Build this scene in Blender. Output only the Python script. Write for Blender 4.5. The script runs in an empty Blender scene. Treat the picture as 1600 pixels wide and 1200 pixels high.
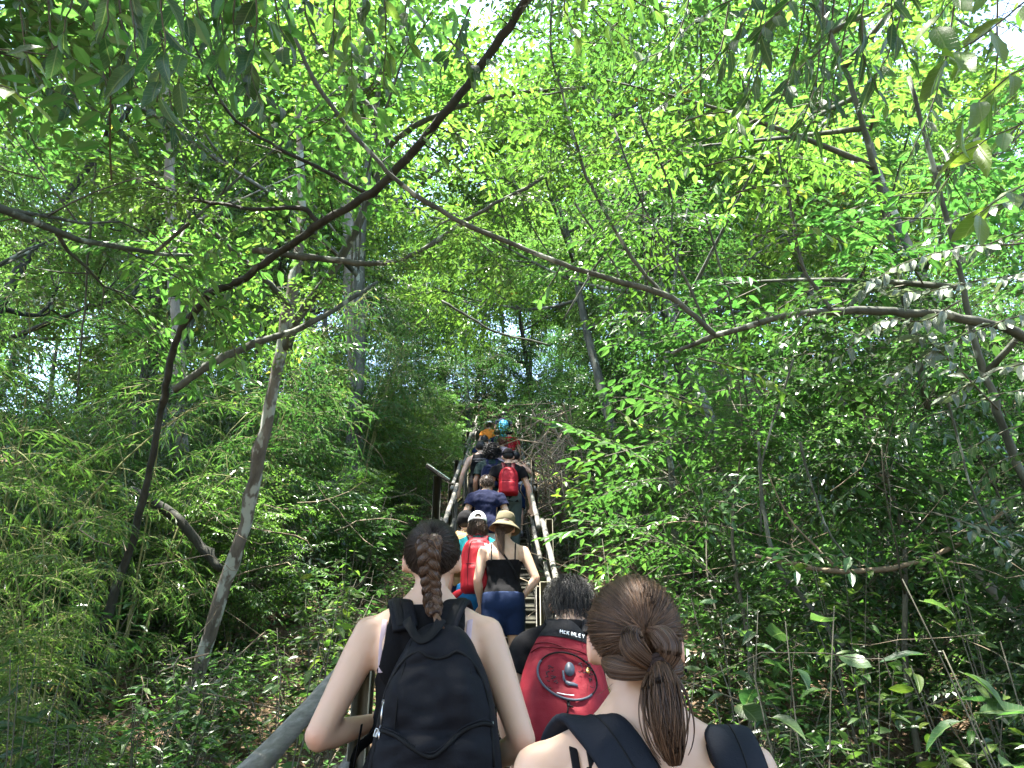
import bpy, math, random
import numpy as np
from mathutils import Vector, Matrix, noise

S = bpy.context.scene
C = S.collection
rng = np.random.default_rng(11)
random.seed(11)
R = math.radians

# ------------------------------------------------------------------ camera
CAMZ, PITCH, YAW, FPX = 1.75, R(25), R(-1.0), 1150.0     # focal length in pixels of a 1600 wide frame
cam = bpy.data.objects.new('camera', bpy.data.cameras.new('camera'))
C.objects.link(cam)
cam.location = (0, 0, CAMZ)
cam.rotation_euler = (R(90) + PITCH, 0, YAW)
cam.data.sensor_width = 36
cam.data.lens = 36 * FPX / 1600
cam.data.clip_start = .05
cam.data.clip_end = 2000
S.camera = cam

# ------------------------------------------------------------------ sky, sun, exposure
SUN_EL, SUN_AZ = R(78), R(-105)            # azimuth from +Y (up the hill), negative = to the left
world = bpy.data.worlds.new('World')
S.world = world
world.use_nodes = True
wn = world.node_tree.nodes
wl = world.node_tree.links
sky = wn.new('ShaderNodeTexSky')
sky.sky_type = 'NISHITA'
sky.sun_disc = False
sky.sun_elevation = SUN_EL
sky.sun_rotation = SUN_AZ
sky.air_density = 1.0
sky.dust_density = 2.0
wn['Background'].inputs['Strength'].default_value = .15
wl.new(sky.outputs[0], wn['Background'].inputs[0])
sun = bpy.data.objects.new('sun', bpy.data.lights.new('sun', 'SUN'))
C.objects.link(sun)
sun.data.energy = 5.0
sun.data.angle = R(.53)
sun.data.color = (1, .95, .86)
sd = Vector((math.sin(SUN_AZ) * math.cos(SUN_EL), math.cos(SUN_AZ) * math.cos(SUN_EL), math.sin(SUN_EL)))
sun.rotation_euler = sd.to_track_quat('Z', 'Y').to_euler()
S.view_settings.view_transform = 'Standard'
S.view_settings.look = 'None'
S.view_settings.gamma = 1
S.view_settings.exposure = 3.25
S.view_settings.use_curve_mapping = False
S.cycles.max_bounces = 9
S.cycles.diffuse_bounces = 5
S.cycles.glossy_bounces = 2
S.cycles.transmission_bounces = 6
S.cycles.use_denoising = True
S.cycles.sample_clamp_indirect = 6

# ------------------------------------------------------------------ helpers
_cy, _sy, _cp, _sp = math.cos(YAW), math.sin(YAW), math.cos(PITCH), math.sin(PITCH)
CR = np.array((_cy, _sy, 0)); CF = np.array((-_sy * _cp, _cy * _cp, _sp)); CU = np.array((_sy * _sp, -_cy * _sp, _cp))
def at(px, py, d):
    """a place in the world seen at a point of the photograph, d metres away along the view axis"""
    return np.array((0, 0, CAMZ)) + d * CF + CR * ((px - 800) / FPX * d) - CU * ((py - 600) / FPX * d)

def nz(v):
    v = np.asarray(v, float)
    return v / np.maximum(np.linalg.norm(v, axis=-1, keepdims=True), 1e-9)

class MB:
    """collects vertices, faces, a tint per face and a material index per face"""
    def __init__(s):
        s.v, s.f, s.t, s.m, s.n = [], [], [], [], 0
    def add(s, V, F, tint=.5, mi=0):
        V = np.asarray(V, float)
        s.v.append(V)
        for f in (F if isinstance(F, list) and len(F) and isinstance(F[0], np.ndarray) and F[0].ndim == 2 else [F]):
            f = np.asarray(f, np.int64)
            s.f.append(f + s.n)
            t = np.broadcast_to(np.asarray(tint, float), (len(f),)) if np.ndim(tint) == 0 or len(tint) == len(f) else np.resize(tint, len(f))
            s.t.append(np.array(t)); s.m.append(np.full(len(f), mi, np.int32))
        s.n += len(V)
        return s
    def join(s, o, M=None):
        for V in o.v: pass
        off = s.n
        for V in o.v:
            s.v.append(V if M is None else V @ M[:3, :3].T + M[:3, 3])
        for f, t, m in zip(o.f, o.t, o.m):
            s.f.append(f + off); s.t.append(t); s.m.append(m)
        s.n += o.n
        return s
    def mesh(s, name, mats, smooth=True):
        me = bpy.data.meshes.new(name)
        V = np.concatenate(s.v) if s.v else np.zeros((0, 3))
        cnt = np.concatenate([np.full(len(f), f.shape[1], np.int32) for f in s.f])
        idx = np.concatenate([f.ravel() for f in s.f]).astype(np.int32)
        me.vertices.add(len(V)); me.vertices.foreach_set('co', V.astype(np.float32).ravel())
        me.loops.add(len(idx)); me.loops.foreach_set('vertex_index', idx)
        me.polygons.add(len(cnt))
        st = np.zeros(len(cnt), np.int32); st[1:] = np.cumsum(cnt)[:-1]
        me.polygons.foreach_set('loop_start', st)
        me.update(calc_edges=True)
        a = me.attributes.new('tint', 'FLOAT', 'FACE'); a.data.foreach_set('value', np.concatenate(s.t).astype(np.float32))
        for m in (mats if isinstance(mats, (list, tuple)) else [mats]): me.materials.append(m)
        me.polygons.foreach_set('material_index', np.concatenate(s.m))
        me.polygons.foreach_set('use_smooth', np.full(len(cnt), smooth))
        me.update()
        return me

def link(name, me, parent=None, **props):
    o = bpy.data.objects.new(name, me)
    C.objects.link(o)
    if parent is not None: o.parent = parent
    for k, v in props.items(): o[k] = v
    return o
def obj(name, mb, mats, parent=None, smooth=True, **props):
    return link(name, mb.mesh(name, mats, smooth), parent, **props)
def thing(name, label, cat, loc=(0, 0, 0), rz=0, group=None):
    o = bpy.data.objects.new(name, None)
    C.objects.link(o)
    o.empty_display_size = .1
    o.location = loc; o.rotation_euler = (0, 0, rz)
    o['label'] = label; o['category'] = cat
    if group: o['group'] = group
    return o
def dup(root, loc=None, rot=None, scale=None, label=None, group=None):
    r = root.copy(); C.objects.link(r)
    if loc is not None: r.location = loc
    if rot is not None: r.rotation_euler = rot
    if scale is not None: r.scale = scale
    if label: r['label'] = label
    if group: r['group'] = group
    for ch in KIDS(root):
        c = ch.copy(); C.objects.link(c); c.parent = r
        for g in KIDS(ch):
            d = g.copy(); C.objects.link(d); d.parent = c
    return r
_kids = {}
def KIDS(o):
    if o.name not in _kids: _kids[o.name] = list(o.children)
    return _kids[o.name]

def smooth_path(P, n):
    """Catmull-Rom through rows of P (any width), n points"""
    P = np.asarray(P, float)
    if len(P) == 2:
        t = np.linspace(0, 1, n)[:, None]
        return P[0] * (1 - t) + P[1] * t
    Q = np.vstack([2 * P[0] - P[1], P, 2 * P[-1] - P[-2]])
    seg = np.linspace(0, len(P) - 1 - 1e-6, n)
    i = seg.astype(int); t = (seg - i)[:, None]
    a, b, c, d = Q[i], Q[i + 1], Q[i + 2], Q[i + 3]
    return .5 * (2 * b + (c - a) * t + (2 * a - 5 * b + 4 * c - d) * t ** 2 + (3 * b - a - 3 * c + d) * t ** 3)

def frames(P):
    T = np.gradient(P, axis=0); T = nz(T)
    ref = np.array((0, 0, 1.)) if abs(T[0, 2]) < .9 else np.array((1., 0, 0))
    A = np.zeros_like(P)
    a = ref - T[0] * (ref @ T[0])
    for i in range(len(P)):
        a = a - T[i] * (a @ T[i]); a = a / max(np.linalg.norm(a), 1e-9)
        A[i] = a
    return T, A, np.cross(T, A)

def tube(mb, P, r, sides=6, tint=.5, mi=0, rough=0, flat=1.0, caps=True):
    """a tube along the polyline P, radius r (number or per point); flat squashes it across its second axis"""
    P = np.asarray(P, float); n = len(P)
    r = np.broadcast_to(np.asarray(r, float), (n,))
    T, A, B = frames(P)
    th = np.arange(sides) / sides * 2 * math.pi
    rr = r[:, None] * (1 + (rng.normal(0, rough, (n, sides)) if rough else 0))
    V = P[:, None] + (A[:, None] * np.cos(th)[None, :, None] * flat + B[:, None] * np.sin(th)[None, :, None]) * rr[:, :, None]
    i = np.arange(n - 1)[:, None] * sides; j = np.arange(sides)[None]; j2 = (j + 1) % sides
    F = np.stack([i + j, i + j2, i + sides + j2, i + sides + j], -1).reshape(-1, 4)
    V = V.reshape(-1, 3)
    if caps:
        V = np.vstack([V, P[:1], P[-1:]])
        k = np.arange(sides); k2 = (k + 1) % sides
        c0 = np.stack([k2, k, np.full(sides, n * sides)], -1)
        c1 = np.stack([(n - 1) * sides + k, (n - 1) * sides + k2, np.full(sides, n * sides + 1)], -1)
        mb.add(V, [F, c0, c1], tint, mi)
    else:
        mb.add(V, F, tint, mi)
    return mb

def tubes(mb, P, r, sides=3, tint=.5, mi=0):
    """many tubes at once: P (m, n, 3), r (m, n)"""
    m, n, _ = P.shape
    T = nz(np.gradient(P, axis=1))
    ref = np.where(np.abs(T[..., 2:3]) < .9, np.array((0, 0, 1.)), np.array((1., 0, 0)))
    A = nz(np.cross(T, ref)); B = np.cross(T, A)
    th = np.arange(sides) / sides * 2 * math.pi
    V = P[:, :, None] + (A[:, :, None] * np.cos(th)[:, None] + B[:, :, None] * np.sin(th)[:, None]) * r[:, :, None, None]
    b = (np.arange(m) * n * sides)[:, None, None]
    i = (np.arange(n - 1) * sides)[None, :, None]; j = np.arange(sides)[None, None]; j2 = (j + 1) % sides
    F = np.stack([b + i + j, b + i + j2, b + i + sides + j2, b + i + sides + j], -1).reshape(-1, 4)
    t = np.repeat(np.broadcast_to(tint, (m,)), (n - 1) * sides)
    mb.add(V.reshape(-1, 3), F, t, mi)
    return mb

def box(mb, c, size, rot=None, tint=.5, mi=0, bev=.006):
    """a box with chamfered edges"""
    h = np.asarray(size, float) / 2
    b = min(bev, h.min() * .4)
    V, idx = [], {}
    for sx in (-1, 1):
        for sy in (-1, 1):
            for sz in (-1, 1):
                s = np.array((sx, sy, sz))
                for a in range(3):
                    q = s * h - s * b; q[a] = s[a] * h[a]
                    idx[(sx, sy, sz, a)] = len(V); V.append(q)
    quads, tris = [], []
    for a in range(3):
        u, w = (a + 1) % 3, (a + 2) % 3
        for s in (-1, 1):
            ring = []
            for su, sw in ((-1, -1), (1, -1), (1, 1), (-1, 1)):
                k = [0, 0, 0]; k[a] = s; k[u] = su; k[w] = sw
                ring.append(idx[(*k, a)])
            quads.append(ring if s > 0 else ring[::-1])
    for a in range(3):
        u, w = (a + 1) % 3, (a + 2) % 3
        for su in (-1, 1):
            for sw in (-1, 1):
                k0 = [0, 0, 0]; k0[u] = su; k0[w] = sw; k1 = list(k0); k0[a] = -1; k1[a] = 1
                q = [idx[(*k0, u)], idx[(*k1, u)], idx[(*k1, w)], idx[(*k0, w)]]
                quads.append(q if su * sw > 0 else q[::-1])
    for sx in (-1, 1):
        for sy in (-1, 1):
            for sz in (-1, 1):
                q = [idx[(sx, sy, sz, a)] for a in range(3)]
                tris.append(q if sx * sy * sz > 0 else q[::-1])
    V = np.array(V)
    if rot is not None: V = V @ np.asarray(rot).T
    mb.add(V + np.asarray(c, float), [np.array(quads), np.array(tris)], tint, mi)
    return mb

def rotz(a): c, s = math.cos(a), math.sin(a); return np.array(((c, -s, 0), (s, c, 0), (0, 0, 1.)))
def rotx(a): c, s = math.cos(a), math.sin(a); return np.array(((1., 0, 0), (0, c, -s), (0, s, c)))
def roty(a): c, s = math.cos(a), math.sin(a); return np.array(((c, 0, s), (0, 1., 0), (-s, 0, c)))

def vnoise(P, scale, seed=0):
    """smooth noise in -1..1 at rows of P"""
    o = Vector((seed * 17.3, seed * 5.1, seed * 9.7))
    return np.array([noise.noise(Vector(p * scale) + o) for p in P])

# ------------------------------------------------------------------ materials
def mat(name, rough=.6, spec=.4):
    m = bpy.data.materials.new(name); m.use_nodes = True
    nt = m.node_tree; b = nt.nodes['Principled BSDF']
    b.inputs['Roughness'].default_value = rough
    b.inputs['Specular IOR Level'].default_value = spec
    return m, nt, b
def ramp(nt, fac, stops):
    r = nt.nodes.new('ShaderNodeValToRGB')
    e = r.color_ramp.elements
    while len(e) < len(stops): e.new(.5)
    for el, (p, c) in zip(e, stops): el.position = p; el.color = (*c, 1)
    nt.links.new(fac, r.inputs[0])
    return r.outputs[0]
def nnoise(nt, scale, detail=4, rough=.6, stretch=None, coord='Object'):
    t = nt.nodes.new('ShaderNodeTexCoord')
    n = nt.nodes.new('ShaderNodeTexNoise')
    n.inputs['Scale'].default_value = scale; n.inputs['Detail'].default_value = detail; n.inputs['Roughness'].default_value = rough
    if stretch:
        mp = nt.nodes.new('ShaderNodeMapping'); mp.inputs['Scale'].default_value = stretch
        nt.links.new(t.outputs[coord], mp.inputs[0]); nt.links.new(mp.outputs[0], n.inputs['Vector'])
    else: nt.links.new(t.outputs[coord], n.inputs['Vector'])
    return n.outputs[0]
def bump(nt, b, h, strength=.3, dist=.01):
    k = nt.nodes.new('ShaderNodeBump'); k.inputs['Strength'].default_value = strength; k.inputs['Distance'].default_value = dist
    nt.links.new(h, k.inputs['Height']); nt.links.new(k.outputs[0], b.inputs['Normal'])
def mixc(nt, fac, a, b, mode='MIX'):
    m = nt.nodes.new('ShaderNodeMix'); m.data_type = 'RGBA'; m.blend_type = mode
    if isinstance(fac, (int, float)): m.inputs[0].default_value = fac
    else: nt.links.new(fac, m.inputs[0])
    for i, x in ((6, a), (7, b)):
        if isinstance(x, tuple): m.inputs[i].default_value = (*x, 1)
        else: nt.links.new(x, m.inputs[i])
    return m.outputs[2]
def math_(nt, op, a, b=0.0, clamp=False):
    m = nt.nodes.new('ShaderNodeMath'); m.operation = op; m.use_clamp = clamp
    for i, x in ((0, a), (1, b)):
        if isinstance(x, (int, float)): m.inputs[i].default_value = x
        else: nt.links.new(x, m.inputs[i])
    return m.outputs[0]
def attr(nt, name='tint'):
    a = nt.nodes.new('ShaderNodeAttribute'); a.attribute_name = name
    return a.outputs['Fac']
def objrand(nt):
    return nt.nodes.new('ShaderNodeObjectInfo').outputs['Random']

def leaf_mat(name, dark, mid, light, old=None, trans=.45, glow=2.6, rough=.38, spec=.5, veins=False, warm=.9):
    """leaf blades: tint picks dark..light, a few old ones; light passes through the blade"""
    m, nt, b = mat(name, rough, spec)
    t = attr(nt)
    f = math_(nt, 'ADD', math_(nt, 'MULTIPLY', t, .8), math_(nt, 'MULTIPLY', objrand(nt), .2))
    stops = [(0, dark), (.5, mid), (.93, light)]
    if old: stops.append((.985, old))
    if veins:        # blade lies along the object's x axis, midrib at y = 0
        f = math_(nt, 'MULTIPLY_ADD', objrand(nt), .75); f.node.inputs[2].default_value = .1
    c = ramp(nt, f, stops)
    hs = nt.nodes.new('ShaderNodeHueSaturation'); r2 = math_(nt, 'FRACT', math_(nt, 'MULTIPLY', objrand(nt), 7.31))
    hm = math_(nt, 'MULTIPLY_ADD', r2, .046); hm.node.inputs[2].default_value = .469
    vm = math_(nt, 'MULTIPLY_ADD', math_(nt, 'FRACT', math_(nt, 'MULTIPLY', objrand(nt), 13.7)), .6); vm.node.inputs[2].default_value = .66
    hs.inputs['Saturation'].default_value = .99
    nt.links.new(hm, hs.inputs['Hue']); nt.links.new(vm, hs.inputs['Value']); nt.links.new(c, hs.inputs['Color']); c = hs.outputs[0]
    if veins:
        tc = nt.nodes.new('ShaderNodeTexCoord'); sp = nt.nodes.new('ShaderNodeSeparateXYZ'); nt.links.new(tc.outputs['Object'], sp.inputs[0])
        ay = math_(nt, 'ABSOLUTE', sp.outputs[1])
        ph = math_(nt, 'MULTIPLY', math_(nt, 'SUBTRACT', sp.outputs[0], math_(nt, 'MULTIPLY', ay, .9)), 62)
        sv = ramp(nt, math_(nt, 'SINE', ph), [(.88, (0, 0, 0)), (1, (1, 1, 1))])
        mr = ramp(nt, ay, [(.008, (1, 1, 1)), (.02, (0, 0, 0))])
        v = math_(nt, 'MAXIMUM', math_(nt, 'MULTIPLY', sv, .35), mr)
        blot = ramp(nt, nnoise(nt, 5, 4, .7), [(.62, (0, 0, 0)), (.72, (1, 1, 1))])
        c = mixc(nt, math_(nt, 'MULTIPLY', v, .45), c, (.16, .2, .08))
        c = mixc(nt, math_(nt, 'MULTIPLY', blot, .3), c, (.14, .11, .04))
        bump(nt, b, v, .5, .01)
    nt.links.new(c, b.inputs['Base Color'])
    tr = nt.nodes.new('ShaderNodeBsdfTranslucent')
    g = nt.nodes.new('ShaderNodeVectorMath'); g.operation = 'MULTIPLY'
    nt.links.new(c, g.inputs[0]); g.inputs[1].default_value = (glow * warm, glow, glow * .58)
    nt.links.new(g.outputs[0], tr.inputs[0])
    mx = nt.nodes.new('ShaderNodeMixShader'); mx.inputs[0].default_value = trans
    nt.links.new(b.outputs[0], mx.inputs[1]); nt.links.new(tr.outputs[0], mx.inputs[2])
    nt.links.new(mx.outputs[0], nt.nodes['Material Output'].inputs[0])
    return m

def bark_mat(name, a, b_, c=None, scale=9, stretch=(1, 1, .25), patch=None):
    m, nt, b = mat(name, .85, .2)
    n = nnoise(nt, scale, 6, .65, stretch)
    col = ramp(nt, n, [(.3, a), (.6, b_)] + ([(.78, c)] if c else []))
    if patch:
        p = nnoise(nt, patch[1], 3, .5, (1, 1, .55))
        col = mixc(nt, ramp(nt, p, [(patch[2], (0, 0, 0)), (patch[2] + .05, (1, 1, 1))]), col, patch[0])
    nt.links.new(col, b.inputs['Base Color'])
    bump(nt, b, n, .6, .02)
    return m

M = {}
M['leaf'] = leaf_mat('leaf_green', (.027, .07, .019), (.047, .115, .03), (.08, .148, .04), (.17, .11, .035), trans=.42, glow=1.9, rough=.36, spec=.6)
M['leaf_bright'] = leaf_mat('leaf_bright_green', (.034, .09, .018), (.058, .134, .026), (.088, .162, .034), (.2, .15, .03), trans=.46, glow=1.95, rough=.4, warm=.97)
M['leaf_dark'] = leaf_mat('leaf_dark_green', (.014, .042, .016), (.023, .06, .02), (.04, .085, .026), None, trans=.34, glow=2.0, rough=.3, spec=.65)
M['leaf_gloss'] = leaf_mat('leaf_gloss_sky_grey', (.055, .08, .06), (.08, .105, .08), (.11, .135, .10), None, trans=.2, glow=1.6, rough=.32, spec=.65)  # grey base colour stands in for sky reflected on the blades
for k_, a_ in (('leaf', ((.03, .07, .016), (.05, .11, .024), (.085, .14, .03))), ('leaf_bright', ((.045, .10, .016), (.075, .145, .022), (.115, .175, .03))), ('leaf_dark', ((.014, .042, .016), (.023, .06, .02), (.04, .085, .026))), ('leaf_gloss', ((.055, .08, .06), (.08, .105, .08), (.11, .135, .10)))):  # leaf_gloss keeps the same grey painted in for sky sheen
    M[k_ + '_near'] = leaf_mat('veined_' + k_, *a_, None, .22 if k_ == 'leaf_gloss' else .4, 2.3, .4, .4, True)
M['bamboo_leaf'] = leaf_mat('bamboo_leaf', (.026, .068, .018), (.04, .10, .024), (.07, .14, .03), (.2, .17, .07), trans=.45)
M['dead_leaf'] = leaf_mat('dead_leaf', (.09, .055, .03), (.16, .10, .055), (.28, .20, .12), None, trans=.2, glow=1.3, rough=.7, spec=.2)
M['twig'] = bark_mat('twig_bark', (.035, .034, .024), (.085, .082, .06), scale=14)
M['bark'] = bark_mat('brown_grey_bark', (.03, .033, .026), (.078, .085, .07), (.15, .16, .14), patch=((.2, .22, .185), 7, .6))
M['bark_dark'] = bark_mat('dark_bark', (.012, .013, .010), (.034, .035, .028), scale=12, patch=((.075, .085, .065), 8, .61))
M['bark_pale'] = bark_mat('pale_bark', (.13, .12, .1), (.25, .24, .21), (.33, .33, .3))
M['bark_spot'] = bark_mat('mottled_bark', (.045, .04, .032), (.11, .095, .078), (.17, .155, .13), patch=((.23, .245, .215), 7.5, .52))
M['dry'] = bark_mat('dry_stem', (.09, .068, .046), (.2, .16, .11), scale=14)
M['culm'] = bark_mat('bamboo_culm', (.07, .09, .03), (.17, .17, .07), scale=6, stretch=(1, 1, .1))

# ------------------------------------------------------------------ leaves
# blade outlines: rows of (along, across, up) and faces
def blade(w, fold=.12, curl=-.12, fine=0):
    if fine == 0:      # kite, folded on its midrib
        V = np.array(((0, 0, 0), (.42, w / 2, fold * w), (1, 0, curl), (.42, -w / 2, fold * w)))
        return V, np.array(((0, 3, 2), (0, 2, 1)))
    if fine == 1:
        V = np.array(((0, 0, 0), (.28, w * .46, fold * w), (.66, w * .36, fold * w + curl * .4), (1, 0, curl), (.66, -w * .36, fold * w + curl * .4), (.28, -w * .46, fold * w)))
        return V, np.array(((0, 3, 2, 1), (0, 5, 4, 3)))
    s = np.linspace(0, 1, 9)
    hw = w / 2 * np.sin(np.pi * np.clip(s, 0, 1) ** .8) ** .8; hw[0] = .012; hw[-1] = .004
    z = curl * s ** 2
    rows = [np.stack([s, k * hw, z + fold * np.abs(k) * hw * 1.5], -1) for k in (-1, -.5, 0, .5, 1)]
    V = np.concatenate(rows); n = 9; F = []
    for a in range(4):
        for i in range(n - 1): F.append((a * n + i, a * n + i + 1, (a + 1) * n + i + 1, (a + 1) * n + i))
    return V, np.array(F)

def add_leaves(mb, P, D, U, L, bl, tint, mi=0):
    """leaf blades at P pointing along D with upper side U, length L"""
    V0, F0 = bl
    D = nz(D); Sx = nz(np.cross(U, D)); U = np.cross(D, Sx)
    V = P[:, None] + L[:, None, None] * (V0[None, :, 0:1] * D[:, None] + V0[None, :, 1:2] * Sx[:, None] + V0[None, :, 2:3] * U[:, None])
    k = len(V0)
    F = (np.arange(len(P)) * k)[:, None, None] + F0[None]
    mb.add(V.reshape(-1, 3), F.reshape(-1, F0.shape[1]), np.repeat(np.broadcast_to(tint, (len(P),)), len(F0)), mi)

def spray(L=.8, sub=7, per=6, leaf=.1, g=None, droop=.25, pinnate=False):
    """a leafy twig along +X in the XY plane: leaf arrays (P, D, U, L) and twig polylines"""
    g = g or rng
    P, D, U, LL, tw = [], [], [], [], []
    n = 7
    t = np.linspace(0, 1, n)
    main = np.stack([t * L, .06 * L * np.sin(t * 3 + g.uniform(0, 6)), -droop * L * t ** 2], -1)
    tw.append((main, .004 * L + .002))
    def along(path, a0, m, ln):
        ts = np.linspace(a0, 1, m)
        for q, tt in enumerate(ts):
            i = min(int(tt * (len(path) - 1)), len(path) - 2); f = tt * (len(path) - 1) - i
            p = path[i] * (1 - f) + path[i + 1] * f
            d = nz(path[i + 1] - path[i])
            side = np.array((-d[1], d[0], 0)) * (1 if q % 2 else -1)
            dd = nz(d * g.uniform(.4, 1.1) + side * (1 if q < m - 1 else .1) + np.array((0, 0, g.uniform(-.45, .05))))
            P.append(p); D.append(dd); U.append(nz(np.array((g.normal(0, .3), g.normal(0, .3), 1)))); LL.append(ln * g.uniform(.7, 1.2))
    for k in range(sub):
        f = .12 + .86 * (k + .5) / sub
        i = min(int(f * (n - 1)), n - 2); p = main[i] + (main[i + 1] - main[i]) * (f * (n - 1) - i)
        a = (1 if k % 2 else -1) * g.uniform(.6, 1.1)
        l = L * g.uniform(.3, .5) * (1.15 - .6 * f)
        s = np.linspace(0, 1, 4)[:, None]
        path = p + s * l * np.array((math.cos(a), math.sin(a), g.uniform(-.1, .2))) + s ** 2 * np.array((0, 0, -droop * l))
        tw.append((path, .0025))
        along(path, .15, per, leaf)
    along(main, .3, per, leaf)
    return np.array(P), np.array(D), np.array(U), np.array(LL), tw

def place_sprays(mb, spr, T, bl, mi=0, twig=1, tint_mu=.5, tint_sd=.2, twigs=True, keep=1.0):
    """T: rows (x, y, z, yaw, pitch, roll, scale); the sprays are used in turn"""
    for k, row in enumerate(T):
        P, D, U, L, tw = spr[k % len(spr)]
        Rm = rotz(row[3]) @ roty(-row[4]) @ rotx(row[5])
        s = row[6]
        P2, D2, U2 = P @ Rm.T * s + row[:3], D @ Rm.T, U @ Rm.T
        U2 = nz(U2 + np.array((0, 0, .5)))
        t = np.clip(rng.normal(tint_mu + rng.normal(0, .08), tint_sd, len(P)), 0, 1)
        if keep < 1:
            q = rng.random(len(P)) < keep
            P2, D2, U2, L2, t = P2[q], D2[q], U2[q], L[q], t[q]
        else: L2 = L
        add_leaves(mb, P2, D2, U2, L2 * s, bl, t, mi)
        if twigs:
            for path, r in tw:
                pts = path @ Rm.T * s + row[:3]
                tube(mb, pts, np.linspace(r * s, r * s * .5, len(pts)), 3, .5, twig, caps=False)
# ------------------------------------------------------------------ the stair line and the hillside
YB, SL0, SL1 = 6.5, .28, .525
SX = -.09                                 # middle of the stairway
def step_z(y):
    y = np.asarray(y, float)
    return np.where(y < YB, SL0 * y, SL0 * YB + SL1 * (y - YB))
def profile(y):
    y = np.asarray(y, float)
    top = 46.0
    yy = np.minimum(y, top)
    z = np.where(yy < -6, SL0 * -6 + .1 * (yy + 6), step_z(yy)) + .06 * np.maximum(y - top, 0)
    return z
def ground_z(x, y):
    x = np.asarray(x, float); y = np.asarray(y, float)
    a = np.abs(x - SX)
    z = profile(y) - .55
    z = z + .25 * np.sin(x * .55 + 1.3) * np.clip(a - 1, 0, 3) / 3 + .3 * np.sin(y * .37 + x * .21) * np.clip(a - .8, 0, 4) / 4
    z = z + .10 * np.sin(x * 1.7 + y * 1.1) * np.clip(a - .6, 0, 1) + .05 * np.sin(x * 3.1 - y * 2.7) * np.clip(a - .6, 0, 1)
    z = z + np.where(x > SX + 1.0, .06 * np.clip(x - SX - 1.0, 0, 20), -.05 * np.clip(-(x - SX) - 1.5, 0, 20))
    return z

def graded(lo, hi, fine_lo, fine_hi, df, dc):
    a = list(np.arange(fine_lo, fine_hi, df))
    s, p = df, fine_hi
    while p < hi: a.append(p); s = min(s * 1.18, dc); p += s
    s, p = df, fine_lo
    while p > lo: s = min(s * 1.18, dc); p -= s; a.insert(0, p)
    return np.array(a)
gx = graded(-900, 900, -9, 9, .3, 80); gy = graded(-300, 1500, -3, 26, .3, 80)
X, Y = np.meshgrid(gx, gy)
Z = ground_z(X, Y)
mb = MB()
nx, ny = len(gx), len(gy)
i = (np.arange(ny - 1)[:, None] * nx + np.arange(nx - 1)[None]).ravel()
mb.add(np.stack([X, Y, Z], -1).reshape(-1, 3), np.stack([i, i + 1, i + nx + 1, i + nx], -1))
m, nt, b = mat('forest_soil', .95, .1)
n1 = nnoise(nt, 3.5, 8, .7); n2 = nnoise(nt, 22, 6, .7)
c = ramp(nt, n1, [(.3, (.035, .024, .015)), (.5, (.085, .058, .036)), (.7, (.17, .125, .085))])
c2 = ramp(nt, n2, [(.35, (.03, .022, .014)), (.5, (.12, .08, .05)), (.68, (.26, .2, .14))])
nt.links.new(mixc(nt, .55, c, c2), b.inputs['Base Color'])
bump(nt, b, n2, .8, .05)
obj('ground', mb, m, kind='structure')

# ------------------------------------------------------------------ wooden stairway
def wood_mat(name, a, b_, c, scale=3.2, axis=1):
    m, nt, b = mat(name, .75, .3)
    st = [14, 14, 14]; st[axis] = .9
    n = nnoise(nt, scale, 6, .65, tuple(st)); n2 = nnoise(nt, 3.1, 4, .6)
    col = ramp(nt, n, [(.3, a), (.55, b_), (.75, c)])
    moss = ramp(nt, n2, [(.52, (0, 0, 0)), (.7, (1, 1, 1))])
    col = mixc(nt, math_(nt, 'MULTIPLY', moss, .35), col, (.09, .1, .045))
    v = math_(nt, 'MULTIPLY_ADD', objrand(nt), .5); v.node.inputs[2].default_value = .75
    col = mixc(nt, 1.0, col, v, 'MULTIPLY')
    nt.links.new(col, b.inputs['Base Color'])
    bump(nt, b, n, .35, .006)
    return m
M['wood'] = wood_mat('weathered_grey_timber', (.05, .047, .04), (.105, .1, .088), (.18, .175, .16))
M['wood_post'] = wood_mat('weathered_post_timber', (.06, .055, .038), (.13, .12, .085), (.22, .2, .15), axis=2)
M['wood_dark'] = wood_mat('dark_tread_timber', (.022, .02, .017), (.05, .046, .04), (.09, .085, .073), axis=0)

st = thing('wooden_staircase', 'long grey timber staircase climbing straight up through the forest', 'staircase', (SX, 0, 0))
W = 1.04
tread_me = obj_me = None
def tread_mesh(dep):
    mb = MB(); box(mb, (0, 0, 0), (W, dep, .045), bev=.006)
    return mb.mesh('tread', M['wood_dark'])
t0, t1 = tread_mesh(.36), tread_mesh(.33)
r0 = None
y = -1.2
while y < YB - .2:
    o = link('tread', t0, st); o.location = (0, y + .19, float(step_z(y + .19)) - .0225)
    o.rotation_euler = (0, 0, random.uniform(-.006, .006)); y += .38
y = YB
while y < 21:
    o = link('tread', t1, st); o.location = (0, y + .17, float(step_z(y + .17)) - .0225)
    o.rotation_euler = (0, 0, random.uniform(-.006, .006)); y += .34
def riser_mesh(h):
    mb = MB(); box(mb, (0, 0, 0), (W - .02, .022, h), bev=.004); return mb.mesh('riser', M['wood_dark'])
r0, r1 = riser_mesh(SL0 * .38 - .05), riser_mesh(SL1 * .34 - .05)
y = -1.2
while y < 21:
    st_, me = (.38, r0) if y < YB - .2 else (.34, r1)
    o = link('riser', me, st); o.location = (0, y + st_ - .03, float(step_z(y + st_ * .5)) + (SL0 * .38 - .05 if y < YB - .2 else SL1 * .34 - .05) / 2 + .001); y += st_
    if abs(y - YB) < .2: y = YB
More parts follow.
